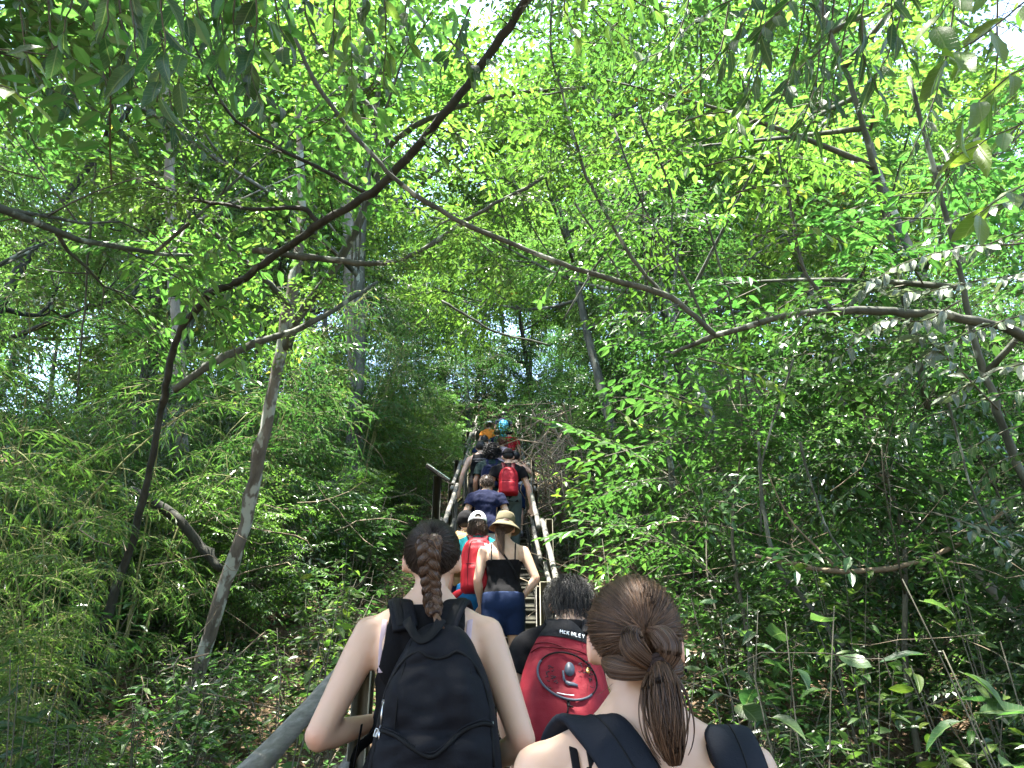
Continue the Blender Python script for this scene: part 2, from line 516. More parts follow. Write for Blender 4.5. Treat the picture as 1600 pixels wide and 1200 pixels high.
def beam(mb, p, q, w, h, tint=.5, bev=.008):
    p, q = np.asarray(p, float), np.asarray(q, float)
    d = q - p; L = np.linalg.norm(d); yv = d / L
    xv = nz(np.cross(yv, (0, 0, 1.))); zv = np.cross(xv, yv)
    box(mb, (p + q) / 2, (w, L, h), np.stack([xv, yv, zv], 1), tint, 0, bev)
for sx in (-1, 1):
    for a, b_ in ((-1.3, YB), (YB, 12), (12.01, 21)):
        mb = MB(); beam(mb, (sx * (W / 2 + .03), a, float(step_z(a)) - .13), (sx * (W / 2 + .03), b_, float(step_z(b_)) - .13), .05, .24)
        obj('stringer', mb, M['wood'], st)
for yy in (1.0, 3.6, 6.4, 9, 12, 15, 18.5):
    for sx in (-1, 1):
        mb = MB(); zt = float(step_z(yy)) - .26; box(mb, (sx * .45, yy, zt - .5), (.1, .1, 1.0)); obj('support_post', mb, M['wood_post'], st)

def pole(P, r, sides=10):
    mb = MB(); P = smooth_path(P, 8)
    P[1:-1] += rng.normal(0, .004, (len(P) - 2, 3))
    tube(mb, P, r * (1 + rng.normal(0, .03, len(P))), sides, rough=.015)
    return mb
def railing(side, label):
    x0 = -.66 if side < 0 else .47
    t = thing('railing', label, 'railing')
    # near stretch on the gentler flight
    secs = [(-1.6, 1.1, 0), (1.1, 3.7, 0), (3.7, 6.2, 0)] + [(YB + .1 + 2.05 * k, YB + .1 + 2.05 * (k + 1), 1) for k in range(7)]
    for k, (a, b_, steep) in enumerate(secs):
        off = .05 * (1 if k % 2 else -.2) * side
        h0 = .965 if not steep else 1.0
        za, zb = float(step_z(a)), float(step_z(b_))
        x = x0 + off 
        ov = .16
        s = (zb - za) / (b_ - a)
        mb = pole([(x, a - ov, za + h0 - ov * s), (x, b_ + ov, zb + h0 + ov * s)], .037 if not steep else .030); obj('top_rail', mb, M['wood'], t)
        mb = pole([(x + .02 * side, a - .1, za + h0 * .55), (x + .02 * side, b_ + .1, zb + h0 * .55)], .032 if not steep else .026); obj('middle_rail', mb, M['wood'], t)
        mb = MB(); px = x - .085 * side if not steep else x + .075 * side
        box(mb, (px, b_, zb + .3), (.085, .085, 1.5 if steep else 1.6), rotz(random.uniform(-.1, .1))); obj('post', mb, M['wood_post'], t)
        mb = MB(); beam(mb, (x - .05 * side, b_ + .02, zb + .02), (x + .42 * side, b_ + .02, zb - .5), .06, .07); obj('brace', mb, M['wood_post'], t)
    return t
railing(-1, 'grey pole railing on the left side of the staircase')
rr = railing(1, 'grey pole railing on the right side of the staircase')
mb = MB(); tube(mb, smooth_path([(.49, 6.45, 2.85), (.56, 6.15, 2.68), (.82, 5.6, 2.4)], 6), .034, 9); obj('bent_rail', mb, M['wood'], rr)
mb = MB(); box(mb, (.37, 6.35, 2.2), (.12, .06, 1.25)); obj('newel_board', mb, M['wood'], rr)
# ------------------------------------------------------------------ foliage stock
gA = np.random.default_rng(5)
SPR_TREE = [spray(1.0, 8, 5, .135, gA, .22) for _ in range(6)]
SPR_FINE = [spray(.85, 8, 7, .085, gA, .3) for _ in range(5)]
SPR_BIG = [spray(1.1, 6, 5, .19, gA, .35) for _ in range(5)]
SPR_BAM = [spray(.9, 7, 6, .15, gA, .55) for _ in range(5)]
B_OV, B_NARROW, B_BAM, B_ROUND = blade(.42), blade(.3), blade(.12, .1, -.25), blade(.56)
B_OV1, B_ROUND1, B_LANCE1, B_BAM1 = blade(.42, fine=1), blade(.6, fine=1), blade(.27, fine=1), blade(.12, .1, -.3, fine=1)

def trunk_path(H, lean, g, n=14, wob=.12):
    t = np.linspace(0, 1, n)
    ph = g.uniform(0, 6.28, 4)
    x = lean[0] * H * t ** 1.4 + wob * (np.sin(t * 5 + ph[0]) - math.sin(ph[0])) * t + .05 * np.sin(t * 13 + ph[1])
    y = lean[1] * H * t ** 1.4 + wob * (np.sin(t * 4 + ph[2]) - math.sin(ph[2])) * t + .05 * np.sin(t * 11 + ph[3])
    x -= x[0]; y -= y[0]
    return np.stack([x, y, t * H - .3], -1)

def make_tree(H, r0, g, spr, bl, nl=7, crown_from=.4, reach=.3, n_spr=150, lean=(0, 0), leafm='leaf', barkm='bark', tint=.5, scale=(.8, 1.25), low=0):
    """returns [(part name, mesh, kind)]: trunk, each branch, crown"""
    tp = trunk_path(H, lean, g)
    tr = r0 * (1 - .85 * np.linspace(0, 1, len(tp)) ** 1.1); tr[0] *= 1.5; tr[1] *= 1.1
    mb = MB(); tube(mb, tp, tr, 9, rough=.05)
    out = [('trunk', mb.mesh('trunk', M[barkm]), None)]
    spots = []
    def sub(p, d, L, r, depth, acc):
        n = 6
        t = np.linspace(0, 1, n)[:, None]
        bend = np.array((g.normal(0, .18), g.normal(0, .18), g.uniform(-.05, .35))) * L
        path = p + d * L * t + bend * t ** 2 + g.normal(0, .015 * L, (n, 3)) * t
        tube(acc, path, np.linspace(r, r * .35, n), 6 if depth else 7, rough=.04)
        if depth < 2:
            for q in range(4 if depth == 0 else 3):
                f = .3 + .68 * (q + g.random()) / (4 if depth == 0 else 3)
                i = min(int(f * (n - 1)), n - 2)
                pp = path[i] + (path[i + 1] - path[i]) * (f * (n - 1) - i)
                dd = nz(nz(path[i + 1] - path[i]) * .8 + g.normal(0, .6, 3) * np.array((1, 1, .6)))
                sub(pp, dd, L * g.uniform(.38, .55), r * .45, depth + 1, acc)
        spots.append((path, depth))
    for k in range(nl):
        f = crown_from + (1 - crown_from) * (k + .3 * g.random()) / nl
        i = min(int(f * (len(tp) - 1)), len(tp) - 2)
        p = tp[i] + (tp[i + 1] - tp[i]) * (f * (len(tp) - 1) - i)
        a = k * 2.4 + g.uniform(-.5, .5)
        el = g.uniform(.25, .75) + .5 * max(0, f - .7)
        d = np.array((math.cos(a) * math.cos(el), math.sin(a) * math.cos(el), math.sin(el)))
        L = reach * H * (1.25 - .75 * (f - crown_from) / (1 - crown_from)) * g.uniform(.75, 1.15)
        acc = MB(); sub(p, d, L, r0 * .42 * (1.1 - f * .6), 0, acc)
        out.append(('branch', acc.mesh('branch', M[barkm]), None))
    T = []
    w = np.array([(1.0, 1.2, 1.0)[dp] for _, dp in spots])
    for _ in range(n_spr):
        path, dp = spots[g.choice(len(spots), p=w / w.sum())]
        f = g.uniform(.25, 1.0); i = min(int(f * 5), 4)
        p = path[i] + (path[i + 1] - path[i]) * (f * 5 - i)
        d = nz(path[i + 1] - path[i])
        yaw = math.atan2(d[1], d[0]) + g.normal(0, .9)
        T.append((*p, yaw, g.normal(.05, .3), g.normal(0, .35), g.uniform(*scale)))
    for _ in range(low):
        f = g.uniform(.12, .5); i = min(int(f * (len(tp) - 1)), len(tp) - 2)
        T.append((*tp[i], g.uniform(0, 6.28), g.normal(.1, .3), g.normal(0, .3), g.uniform(*scale)))
    mb = MB(); place_sprays(mb, spr, T, bl, 0, 1, tint)
    out.append(('crown', mb.mesh('crown', [M[leafm], M['twig']], False), 'stuff'))
    return out

def put(name, parts, label, cat, loc, rz=0, s=1.0, group=None, tilt=(0, 0)):
    t = thing(name, label, cat, loc, rz, group)
    t.rotation_euler = (tilt[0], tilt[1], rz)
    t.scale = (s, s, s) if np.ndim(s) == 0 else s
    for pn, me, kind in parts:
        o = link(pn, me, t)
        if kind: o['kind'] = kind
    return t

# canopy trees
TREES = []
for k, (leafm, spr, bl, n, tint) in enumerate((('leaf', SPR_TREE, B_OV1, 235, .5), ('leaf_bright', SPR_TREE, B_ROUND1, 215, .5), ('leaf', SPR_FINE, B_OV, 300, .55),
                                            ('leaf_bright', SPR_TREE, B_OV1, 225, .45), ('leaf_dark', SPR_BIG, B_LANCE1, 220, .5), ('leaf', SPR_TREE, B_ROUND1, 230, .6))):
    g = np.random.default_rng(100 + k)
    TREES.append(make_tree(10.5 + g.uniform(-.8, 1.5), .10 + .02 * (k % 3), g, spr, bl, 8, .38, .27, n, (g.normal(0, .05), g.normal(0, .05)), leafm, ('bark', 'bark', 'bark', 'bark', 'bark_dark', 'bark_dark')[k], tint))
# slim saplings, leafy almost from the ground
SAPS = []
for k, (leafm, spr, bl, n, H, tint) in enumerate((('leaf', SPR_TREE, B_OV1, 70, 4.2, .5), ('leaf_dark', SPR_TREE, B_OV1, 70, 3.6, .6), ('leaf', SPR_FINE, B_LANCE1, 90, 5.0, .45),
                                               ('leaf_bright', SPR_FINE, B_OV1, 85, 3.4, .45), ('leaf', SPR_BIG, B_OV1, 50, 4.4, .6), ('leaf_dark', SPR_FINE, B_ROUND1, 90, 4.8, .55))):
    g = np.random.default_rng(200 + k)
    SAPS.append(make_tree(H, .028, g, spr, bl, 9, .2, .24, n, (g.normal(0, .12), g.normal(0, .12)), leafm, 'twig', tint, (.65, 1.1), 10))
# shrubs
def make_shrub(h, g, leaf, bl, n_st, leafm, tint, per=14, spread=.5):
    st_, P, D, U, L = MB(), [], [], [], []
    for k in range(n_st):
        a = g.uniform(0, 6.28); hh = h * g.uniform(.55, 1.1)
        q = np.array((math.cos(a), math.sin(a), 0)) * spread * h * g.uniform(.2, 1)
        t = np.linspace(0, 1, 7)[:, None]
        path = np.array((0, 0, -.08)) + q * t ** 1.3 + np.array((0, 0, hh)) * t * (1 - .12 * t) + g.normal(0, .012, (7, 3)) * t
        tube(st_, path, np.linspace(.007, .002, 7), 4)
        for j in range(per):
            f = .2 + .8 * (j + g.random()) / per
            i = min(int(f * 6), 5); p = path[i] + (path[i + 1] - path[i]) * (f * 6 - i)
            b = g.uniform(0, 6.28)
            out = np.array((math.cos(b), math.sin(b), g.uniform(-.35, .35)))
            tw = g.uniform(.02, .12) * h
            e = p + out * tw
            if tw > .06: tube(st_, np.array((p, e)), .0018, 3, caps=False)
            for _ in range(3 if tw > .05 else 1):
                P.append(e + g.normal(0, .012, 3)); b2 = b + g.normal(0, .8)
                D.append(np.array((math.cos(b2), math.sin(b2), g.uniform(-.5, .2)))); U.append(np.array((g.normal(0, .3), g.normal(0, .3), 1))); L.append(leaf * g.uniform(.6, 1.2))
    lf = MB(); add_leaves(lf, np.array(P), np.array(D), nz(np.array(U)), np.array(L), bl, np.clip(g.normal(tint, .2, len(P)), 0, 1))
    return [('stem', st_.mesh('stem', M['twig']), None), ('foliage', lf.mesh('foliage', M[leafm], False), 'stuff')]
SHRUBS = []
for k, (h, leaf, bl, ns, leafm, tint, per) in enumerate(((.9, .085, B_OV1, 9, 'leaf', .55, 14), (.7, .07, B_ROUND1, 10, 'leaf_gloss', .6, 14), (1.2, .1, B_LANCE1, 8, 'leaf', .5, 16),
                                                       (.6, .055, B_OV, 12, 'leaf_bright', .5, 14), (1.4, .13, B_OV1, 7, 'leaf_dark', .6, 14), (1.0, .06, B_OV, 13, 'leaf', .65, 18))):
    SHRUBS.append(make_shrub(h, np.random.default_rng(300 + k), leaf, bl, ns, leafm, tint, per))
# bamboo
def make_bamboo(H, g, n_c=6):
    parts, T = [], []
    for k in range(n_c):
        a = g.uniform(0, 6.28); lean = g.uniform(.1, .45)
        n = 12; t = np.linspace(0, 1, n)
        q = np.array((math.cos(a), math.sin(a), 0))
        hh = H * g.uniform(.7, 1.1)
        path = q * .15 + q * (lean * hh * t ** 2.2)[:, None] + np.stack([0 * t, 0 * t, hh * t * (1 - .25 * t ** 2) - .2], -1)
        mb = MB(); tube(mb, path, np.linspace(.016, .004, n), 6, rough=.02)
        parts.append(('culm', mb.mesh('culm', M['culm']), None))
        for j in range(16):
            f = g.uniform(.22, 1); i = min(int(f * (n - 1)), n - 2)
            p = path[i] + (path[i + 1] - path[i]) * (f * (n - 1) - i)
            T.append((*p, g.uniform(0, 6.28), g.normal(.1, .35), g.normal(0, .3), g.uniform(.5, 1.0)))
    mb = MB(); place_sprays(mb, SPR_BAM, T, B_BAM, 0, 1, .5)
    parts.append(('foliage', mb.mesh('foliage', [M['bamboo_leaf'], M['culm']], False), 'stuff'))
    return parts
BAM = [make_bamboo(H, np.random.default_rng(400 + k)) for k, H in enumerate((4.5, 5.6, 6.5, 3.2))]

# ------------------------------------------------------------------ planting
def sstep_(x, a, b): t = np.clip((x - a) / (b - a), 0, 1); return t * t * (3 - 2 * t)
def where_(x, y): return (' left of the stairs' if x < SX else ' right of the stairs') + (', low down' if y < 8 else ', half way up' if y < 15 else ', far up')
def g_at(x, y): return float(ground_z(x, y))
gp = np.random.default_rng(77)
def scatter(x0, x1, y0, y1, cell, keep=1.0, edge=1.2, jit=.45):
    out = []
    for yy in np.arange(y0, y1, cell):
        for xx in np.arange(x0, x1, cell):
            x, y = xx + gp.uniform(-jit, jit) * cell, yy + gp.uniform(-jit, jit) * cell
            if abs(x - SX) < edge or gp.random() > keep: continue
            if abs(x) > 3.0 + .85 * max(y, 0) : continue
            out.append((x, y))
    return out
def put_tree(k, x, y, s, rz, label='slender forest tree with a thin crooked trunk among the greenery', grp='slender trees all over the hillside', name='forest_tree'):
    return put(name, TREES[k], label, 'tree', (x, y, g_at(x, y)), rz, s, grp)
KL = {0: 'slender green leaved tree', 1: 'slim grey tree with yellow green leaves', 2: 'small leaved tree with a feathery crown',
      3: 'brown stemmed tree with bright green leaves', 4: 'dark barked tree with long drooping leaves', 5: 'dark barked tree with rounded leaves'}
spots = scatter(-17, 18, 5.5, 36, 3.3, .78, 1.9)
for n_, (x, y) in enumerate(spots):
    if abs(x) < 5.2 and y < 8.5 or abs(x) < 2.8 and y < 12 or abs(x) < 4.6 and 13 < y < 28 or -5.0 < x < 0 and 8 < y < 28: continue
    k = int(gp.choice(6, p=(.2, .15, .2, .14, .16, .15)))
    if x < -2 and y < 15 and k in (1, 3, 0): k = 4 if n_ % 3 else 2
    if x > 5 and y < 14 and k in (1, 3) and n_ % 2: k = 4
    put('forest_tree', TREES[k], KL[k].replace(' in the forest', '').replace(' on the hillside', '').replace(' standing', '') + where_(x, y), 'tree', (x, y, g_at(x, y)), gp.uniform(0, 6.28), gp.uniform(.8, 1.25) * (1 if y < 20 else 1.15), 'forest trees: ' + KL[k], (gp.normal(0, .06), gp.normal(0, .06)))
KS = {0: 'thin sapling with medium green oval leaves', 1: 'thin sapling with dark green oval leaves', 2: 'wispy sapling with small narrow leaves', 3: 'small bright green sapling with tiny leaves',
      4: 'sapling with large drooping green leaves', 5: 'bushy sapling with small round dark leaves'}
for x, y in scatter(-12, 13, 3.2, 26, 1.4, .85, 1.35):
    if abs(x - SX) < 1.35 + .9 * float(sstep_(y, 9, 3)) or y < 4.4 and abs(x) < 3.2 or -4.2 < x < -1.0 and y < 7.2: continue
    if gp.random() < .12 + .2 * math.sin(x * 1.3 + y * .9): continue
    k = int(gp.choice(6))
    put('sapling', SAPS[k], KS[k] + where_(x, y), 'sapling', (x, y, g_at(x, y)), gp.uniform(0, 6.28), gp.uniform(.55, 1.1), 'saplings: ' + KS[k], (gp.normal(0, .12), gp.normal(0, .12)))
KH = {0: 'low shrub with mid green oval leaves', 1: 'low shrub with rounded grey green leaves', 2: 'shrub with long narrow green leaves', 3: 'small bright green shrub with tiny leaves',
      4: 'shrub with large dark green leaves', 5: 'twiggy shrub with many tiny leaves'}
for x, y in scatter(-8, 9, 2.4, 15, .66, .9, .95):
    if noise.noise(Vector((x * .55, y * .55, 3))) < -.18: continue
    k = int(gp.choice(6))
    put('shrub', SHRUBS[k], KH[k] + where_(x, y), 'shrub', (x, y, g_at(x, y)), gp.uniform(0, 6.28), gp.uniform(.6, 1.15), 'shrubs: ' + KH[k])
for n_, (x, y) in enumerate(((-4.2, 6.2), (-5.4, 8.2), (-3.4, 9.4), (-6.4, 6.6), (-4.9, 11.5), (-7.4, 10.2), (-2.6, 12.6), (-5.4, 5.2), (-8.2, 13.5), (-3.6, 7.6), (-2.75, 5.0))):
    put('bamboo_clump', BAM[n_ % 4], ('leaning bamboo clump with slender drooping leaves' if n_ < 10 else 'small bamboo clump in front of the dark leaning trunk') + (where_(x, y) if n_ < 10 else ''), 'bamboo', (x, y, g_at(x, y)), gp.uniform(0, 6.28), gp.uniform(.8, 1.15) if n_ < 10 else .5, 'bamboo clumps left of the stairs')
# trees added beside and behind the camera; their crowns shade the people
for n_, (x, y, k, sc) in enumerate(((-3.3, .8, 0, 1.0), (-2.9, 1.3, 0, .95), (-4.4, 3.0, 5, .9), (3.4, 1.2, 2, 1.05), (-2.7, -3.2, 5, 1.0), (2.8, -2.6, 0, 1.0), (1.6, -5.5, 2, 1.1))):
    put('forest_tree', TREES[k], 'tall tree added beside the foot of the stairs, its crown shading the path', 'tree', (x, y, g_at(x, y)), 1.3 * n_, sc, 'trees added to shade the foot of the stairs', (0, (-.06 if n_ != 1 else -.11) * np.sign(x)))
for n_, (x, y, k, sc) in enumerate(((3.6, 10.5, 3, 1.15), (-5.6, 12.0, 1, 1.2), (-2.7, 12.6, 1, 1.25), (2.4, 13.2, 3, 1.2))):
    put('forest_tree', TREES[k], 'slim grey tree leaning over the staircase' + where_(x, y), 'tree', (x, y, g_at(x, y)), 1.9 * n_, sc, 'trees leaning over the staircase', (0, -.13 * np.sign(x)))
# trees closing the view behind the head of the stairs
for n_, (x, y, k, sc) in enumerate(((-1.0, 22.6, 0, .85), (1.3, 23.4, 5, .8), (-3.4, 27, 3, .8), (3.2, 28.0, 1, .85), (-1.2, 31.0, 1, 1.15), (1.5, 32, 3, 1.15), (.3, 29.5, 1, 1.0), (-2.6, 29.5, 3, 1.1), (2.6, 30.5, 1, 1.15))):
    put('forest_tree', TREES[k], 'slim tree standing behind the head of the stairs' + where_(x, y), 'tree', (x, y, g_at(x, y)), 2.1 * n_ + .4, sc, 'trees around the head of the stairs', (0, .05 * np.sign(x)))
for n_, (x, y, k, sc) in enumerate(((-.9, 23.2, 1, .8), (.8, 23.6, 5, .85), (-.1, 24.6, 0, .9), (1.6, 22.6, 3, .8), (-1.8, 22.2, 2, .9), (.3, 25.6, 4, 1.0), (-.6, 26.8, 1, 1.0))):
    put('sapling', SAPS[k], 'sapling crowding close to the upper stairs', 'sapling', (x, y, g_at(x, y)), 1.7 * n_, sc, 'saplings crowding the upper stairs')
for n_ in range(26):
    sd_ = -1 if n_ % 2 else 1; y = 12.5 + 10.5 * n_ / 26 + gp.uniform(-.3, .3); x = SX + sd_ * gp.uniform(1.25, 3.6); k = (3, 0, 2)[n_ % 3]
    if n_ % 5 == 0: put('sapling', SAPS[3], 'sunlit sapling beside the upper stairs', 'sapling', (SX - gp.uniform(1.3, 4.2), y - 4, g_at(SX - 2, y - 4)), n_, gp.uniform(.55, .8), 'sunlit saplings beside the upper stairs')
    put('sapling', SAPS[k], 'sunlit sapling beside the upper stairs', 'sapling', (x, y, g_at(x, y)), 1.7 * n_, gp.uniform(.4, .62), 'sunlit saplings beside the upper stairs')
for n_, (x, y, k, sc) in enumerate(((3.9, 5.2, 1, .7), (4.6, 6.0, 4, .85))):
    put('sapling', SAPS[k], KS[k] + (' in front of the dark leaning trunk' if x < 0 else ' in front of the arching bough'), 'sapling', (x, y, g_at(x, y)), 2.3 * n_, sc, 'saplings standing close to the foot of the stairs')
# ------------------------------------------------------------------ what nobody could count
gc = np.random.default_rng(9)
n = 26000
x = gc.normal(0, 6.5, n) + SX; y = gc.uniform(-1, 30, n) ** 1.0
z = ground_z(x, y) + .015 + gc.uniform(0, .03, n)
a = gc.uniform(0, 6.28, n)
D = np.stack([np.cos(a), np.sin(a), gc.normal(.35, .25, n)], -1)
U = np.stack([gc.normal(0, .35, n), gc.normal(-.35, .35, n), np.ones(n)], -1)
mb = MB(); add_leaves(mb, np.stack([x, y, z], -1), D, nz(U), gc.uniform(.05, .13, n), blade(.45, .25, .15), np.clip(gc.normal(.5, .25, n), 0, 1))
obj('leaf_litter', mb, M['dead_leaf'], None, False, kind='stuff')
# low herbs
n = 10500
x = np.where(gc.random(n) < .5, gc.uniform(-10, -.75, n), gc.uniform(.5, 11, n)); y = gc.uniform(1.5, 24, n)
z = ground_z(x, y)
P, D, U, L = [], [], [], []
for k in range(7):
    a = gc.uniform(0, 6.28, n); e = gc.uniform(.05, .9, n)
    hh = gc.uniform(.03, .34, n)
    P.append(np.stack([x + gc.normal(0, .06, n), y + gc.normal(0, .06, n), z + hh], -1))
    D.append(np.stack([np.cos(a), np.sin(a), e - .3], -1)); U.append(np.stack([gc.normal(0, .3, n), gc.normal(-.2, .3, n), np.ones(n)], -1)); L.append(gc.uniform(.05, .12, n))
mb = MB(); add_leaves(mb, np.concatenate(P), np.concatenate(D), nz(np.concatenate(U)), np.concatenate(L), B_OV, np.clip(gc.normal(.55, .22, n * 7), 0, 1))
obj('undergrowth', mb, M['leaf'], None, False, kind='stuff')
# dry sticks and creepers on the floor and in the bushes
m_, k_ = 1700, 7
x = np.where(gc.random(m_) < .35, gc.uniform(-8, -.9, m_), gc.uniform(.8, 9, m_)); y = gc.uniform(2.2, 20, m_)
z0 = ground_z(x, y) + 2.2 * gc.uniform(0, 1, m_) ** 2.2
L_ok = np.where(y < 5.5, .4, 1); a = gc.uniform(0, 6.28, m_); el = gc.normal(0, .45, m_); L = gc.uniform(.3, 2.4, m_) * L_ok * np.where(x < 0, .6, 1)
t = np.linspace(0, 1, k_)
d = np.stack([np.cos(a) * np.cos(el), np.sin(a) * np.cos(el), np.sin(el)], -1)
P = np.stack([x, y, z0], -1)[:, None] + d[:, None] * (L[:, None] * t)[..., None] + gc.normal(0, .16, (m_, 1, 3)) * (L[:, None] * t * (1 - t))[..., None] * 3 + gc.normal(0, .012, (m_, k_, 3))
P[..., 2] = np.maximum(P[..., 2], ground_z(P[..., 0], P[..., 1]) + .01)
mb = MB(); tubes(mb, P, np.linspace(1, .5, k_) * (gc.uniform(.002, .009, m_) * L_ok)[:, None], 4)
obj('dry_sticks', mb, M['dry'], None, True, kind='stuff')
# the wood further up the hill, one mass
n = 2900
x = gc.uniform(-42, 42, n); y = gc.uniform(31, 54, n); h = gc.uniform(.3, 13, n)
T = np.stack([x, y, ground_z(x, y) + h, gc.uniform(0, 6.28, n), gc.normal(0, .3, n), gc.normal(0, .3, n), gc.uniform(1.6, 2.6, n)], -1)
T = T[~((np.abs(x) < 1.5) & (h < 4))]
mb = MB(); place_sprays(mb, SPR_TREE, T, B_OV, 0, 1, .5, twigs=False)
obj('distant_wood', mb, M['leaf'], None, False, kind='stuff')
# ------------------------------------------------------------------ the trees and branches that stand out
def wood(name, pts, parent, bark, n=26, sides=9, rough=.06, wob=.018):
    """pts: rows (px, py, depth, diameter in photo pixels)"""
    A = np.array(pts, float)
    W_ = np.array([at(*r[:3]) for r in A]); rad = A[:, 3] / FPX * A[:, 2] / 2
    Q = smooth_path(np.hstack([W_, rad[:, None]]), n)
    Q[:, :3] += np.cumsum(rng.normal(0, wob * .3, (n, 3)), 0) * np.linspace(0, 1, n)[:, None] * np.linspace(1, 0, n)[:, None] * 3
    Q[1:-1, :3] += rng.normal(0, .16, (n - 2, 3)) * Q[1:-1, 3:4]; Q[:, 3] *= 1 + .5 * np.clip(rng.normal(-.3, .35, n), 0, .5)
    mb = MB(); tube(mb, Q[:, :3], np.maximum(Q[:, 3], .002), sides, rough=rough)
    obj(name, mb, M[bark], parent)
    return Q[:, :3]
def crown_on(paths, parent, spr, bl, leafm, n, scale=(.7, 1.1), tint=.5, lo=.15):
    T = []
    for _ in range(n):
        Q = paths[int(rng.integers(len(paths)))]
        f = rng.uniform(lo, 1); i = min(int(f * (len(Q) - 1)), len(Q) - 2)
        d = nz(Q[i + 1] - Q[i])
        T.append((*Q[i], math.atan2(d[1], d[0]) + rng.normal(0, 1.2), rng.normal(0, .35), rng.normal(0, .4), rng.uniform(*scale)))
    mb = MB(); place_sprays(mb, spr, T, bl, 0, 1, tint)
    obj('crown', mb, [M[leafm], M['twig']], parent, False, kind='stuff')
def base_of(px, py, d):
    p = at(px, py, d); return p
TMOT = t = thing('mottled_tree', 'slim leaning tree with pale lichen patches on its mottled trunk left of the stairs', 'tree')
q0 = wood('trunk', [(262, 1215, 6.6, 30), (285, 1140, 6.7, 27), (318, 1020, 6.8, 23), (350, 920, 6.9, 20), (388, 790, 7.0, 19), (417, 650, 7.2, 18), (440, 530, 7.4, 18), (457, 440, 7.6, 17), (469, 370, 7.8, 14), (468, 240, 8.2, 12), (470, 120, 8.6, 9), (500, 20, 9.0, 7), (520, -120, 9.5, 5)], t, 'bark_spot', 48, 10)
b1 = wood('branch', [(447, 545, 7.4, 17), (470, 490, 7.3, 15), (520, 425, 7.2, 14), (565, 345, 7.1, 12), (592, 280, 7.1, 11), (608, 235, 7.1, 10), (640, 205, 7.0, 9), (700, 175, 7.0, 8), (780, 150, 6.9, 7), (850, 143, 6.9, 5), (914, 137, 6.8, 4)], t, 'bark', 40)
b2 = wood('branch', [(608, 235, 7.1, 8), (594, 190, 7.2, 8), (562, 150, 7.3, 7), (540, 90, 7.4, 5), (520, 10, 7.6, 4)], t, 'bark')
b3 = wood('branch', [(455, 480, 7.5, 10), (400, 420, 7.3, 9), (330, 360, 7.2, 7), (240, 290, 7.1, 4)], t, 'bark')
crown_on([b1[18:], b2, b3, q0[38:]], t, SPR_TREE, B_OV1, 'leaf_bright', 60, (.55, .95), .5)

TDARK = t = thing('dark_leaning_tree', 'dark leaning tree whose black bough crosses diagonally above the path', 'tree')
q1 = wood('trunk', [(95, 1150, 6.4, 18), (140, 1040, 6.4, 16), (205, 850, 6.4, 12), (238, 720, 6.3, 10), (252, 650, 6.3, 10), (264, 590, 6.2, 11), (280, 525, 6.1, 10), (302, 490, 6.0, 11), (332, 455, 5.9, 12)], t, 'bark_dark', 40)
q2 = wood('branch', [(328, 458, 5.9, 12), (380, 436, 5.8, 12), (412, 410, 5.7, 11), (455, 382, 5.6, 11), (503, 350, 5.5, 12), (560, 318, 5.4, 12), (612, 286, 5.3, 13), (660, 238, 5.2, 13), (702, 190, 5.1, 13), (745, 130, 5.0, 13), (790, 62, 4.9, 14), (830, 0, 4.8, 14), (880, -80, 4.7, 14)], t, 'bark_dark', 44, 9, .06)
q3 = wood('branch', [(395, 392, 5.8, 9), (430, 395, 5.8, 11), (480, 400, 5.9, 11), (540, 407, 6.0, 10), (600, 412, 6.1, 8), (660, 392, 6.2, 7), (720, 352, 6.3, 7), (770, 322, 6.3, 6), (830, 290, 6.4, 6), (880, 255, 6.5, 4)], t, 'bark', 34)
q4 = wood('branch', [(498, 350, 5.5, 9), (470, 325, 5.5, 7), (400, 325, 5.5, 6), (340, 315, 5.6, 5), (275, 300, 5.6, 4), (225, 285, 5.7, 3)], t, 'bark_dark', 26)
q5 = wood('branch', [(573, 302, 5.4, 6), (510, 270, 5.4, 6), (440, 235, 5.4, 5), (370, 190, 5.5, 5), (330, 130, 5.5, 4), (290, 40, 5.6, 3)], t, 'bark_dark', 26)
q6 = wood('branch', [(270, 610, 6.2, 12), (330, 570, 6.3, 12), (400, 540, 6.5, 11), (470, 515, 6.7, 9), (545, 470, 7.0, 7), (590, 440, 7.2, 4)], t, 'bark', 24)
crown_on([q3[8:], q4[6:], q5[8:], q6[8:]], t, SPR_FINE, B_OV1, 'leaf', 44, (.5, .9), .5)

TARCH = t = thing('arching_tree', 'slender tree leaning in from the right with a long bare arching bough', 'tree')
a0 = wood('trunk', [(1790, 1010, 4.6, 26), (1745, 760, 4.6, 22), (1690, 600, 4.6, 18), (1600, 523, 4.6, 14), (1500, 496, 4.6, 13), (1400, 487, 4.7, 12), (1300, 487, 4.7, 12), (1200, 502, 4.8, 10), (1115, 526, 4.9, 9), (1050, 552, 5.0, 5)], t, 'bark', 44)
a1 = wood('branch', [(1118, 525, 4.9, 9), (1080, 490, 4.9, 9), (1032, 457, 4.9, 10), (960, 440, 4.9, 9), (890, 418, 4.9, 8), (800, 385, 5.0, 8), (720, 350, 5.0, 8), (650, 305, 5.0, 8), (600, 262, 5.0, 7), (540, 195, 5.1, 7), (500, 135, 5.1, 7), (470, 70, 5.1, 6), (452, 0, 5.2, 6), (440, -60, 5.2, 5)], t, 'bark', 48)
a2 = wood('branch', [(1035, 458, 4.9, 6), (985, 400, 5.0, 6), (930, 300, 5.1, 5), (905, 240, 5.2, 5), (880, 150, 5.3, 4), (862, 80, 5.4, 4), (864, -20, 5.5, 3)], t, 'bark', 26)
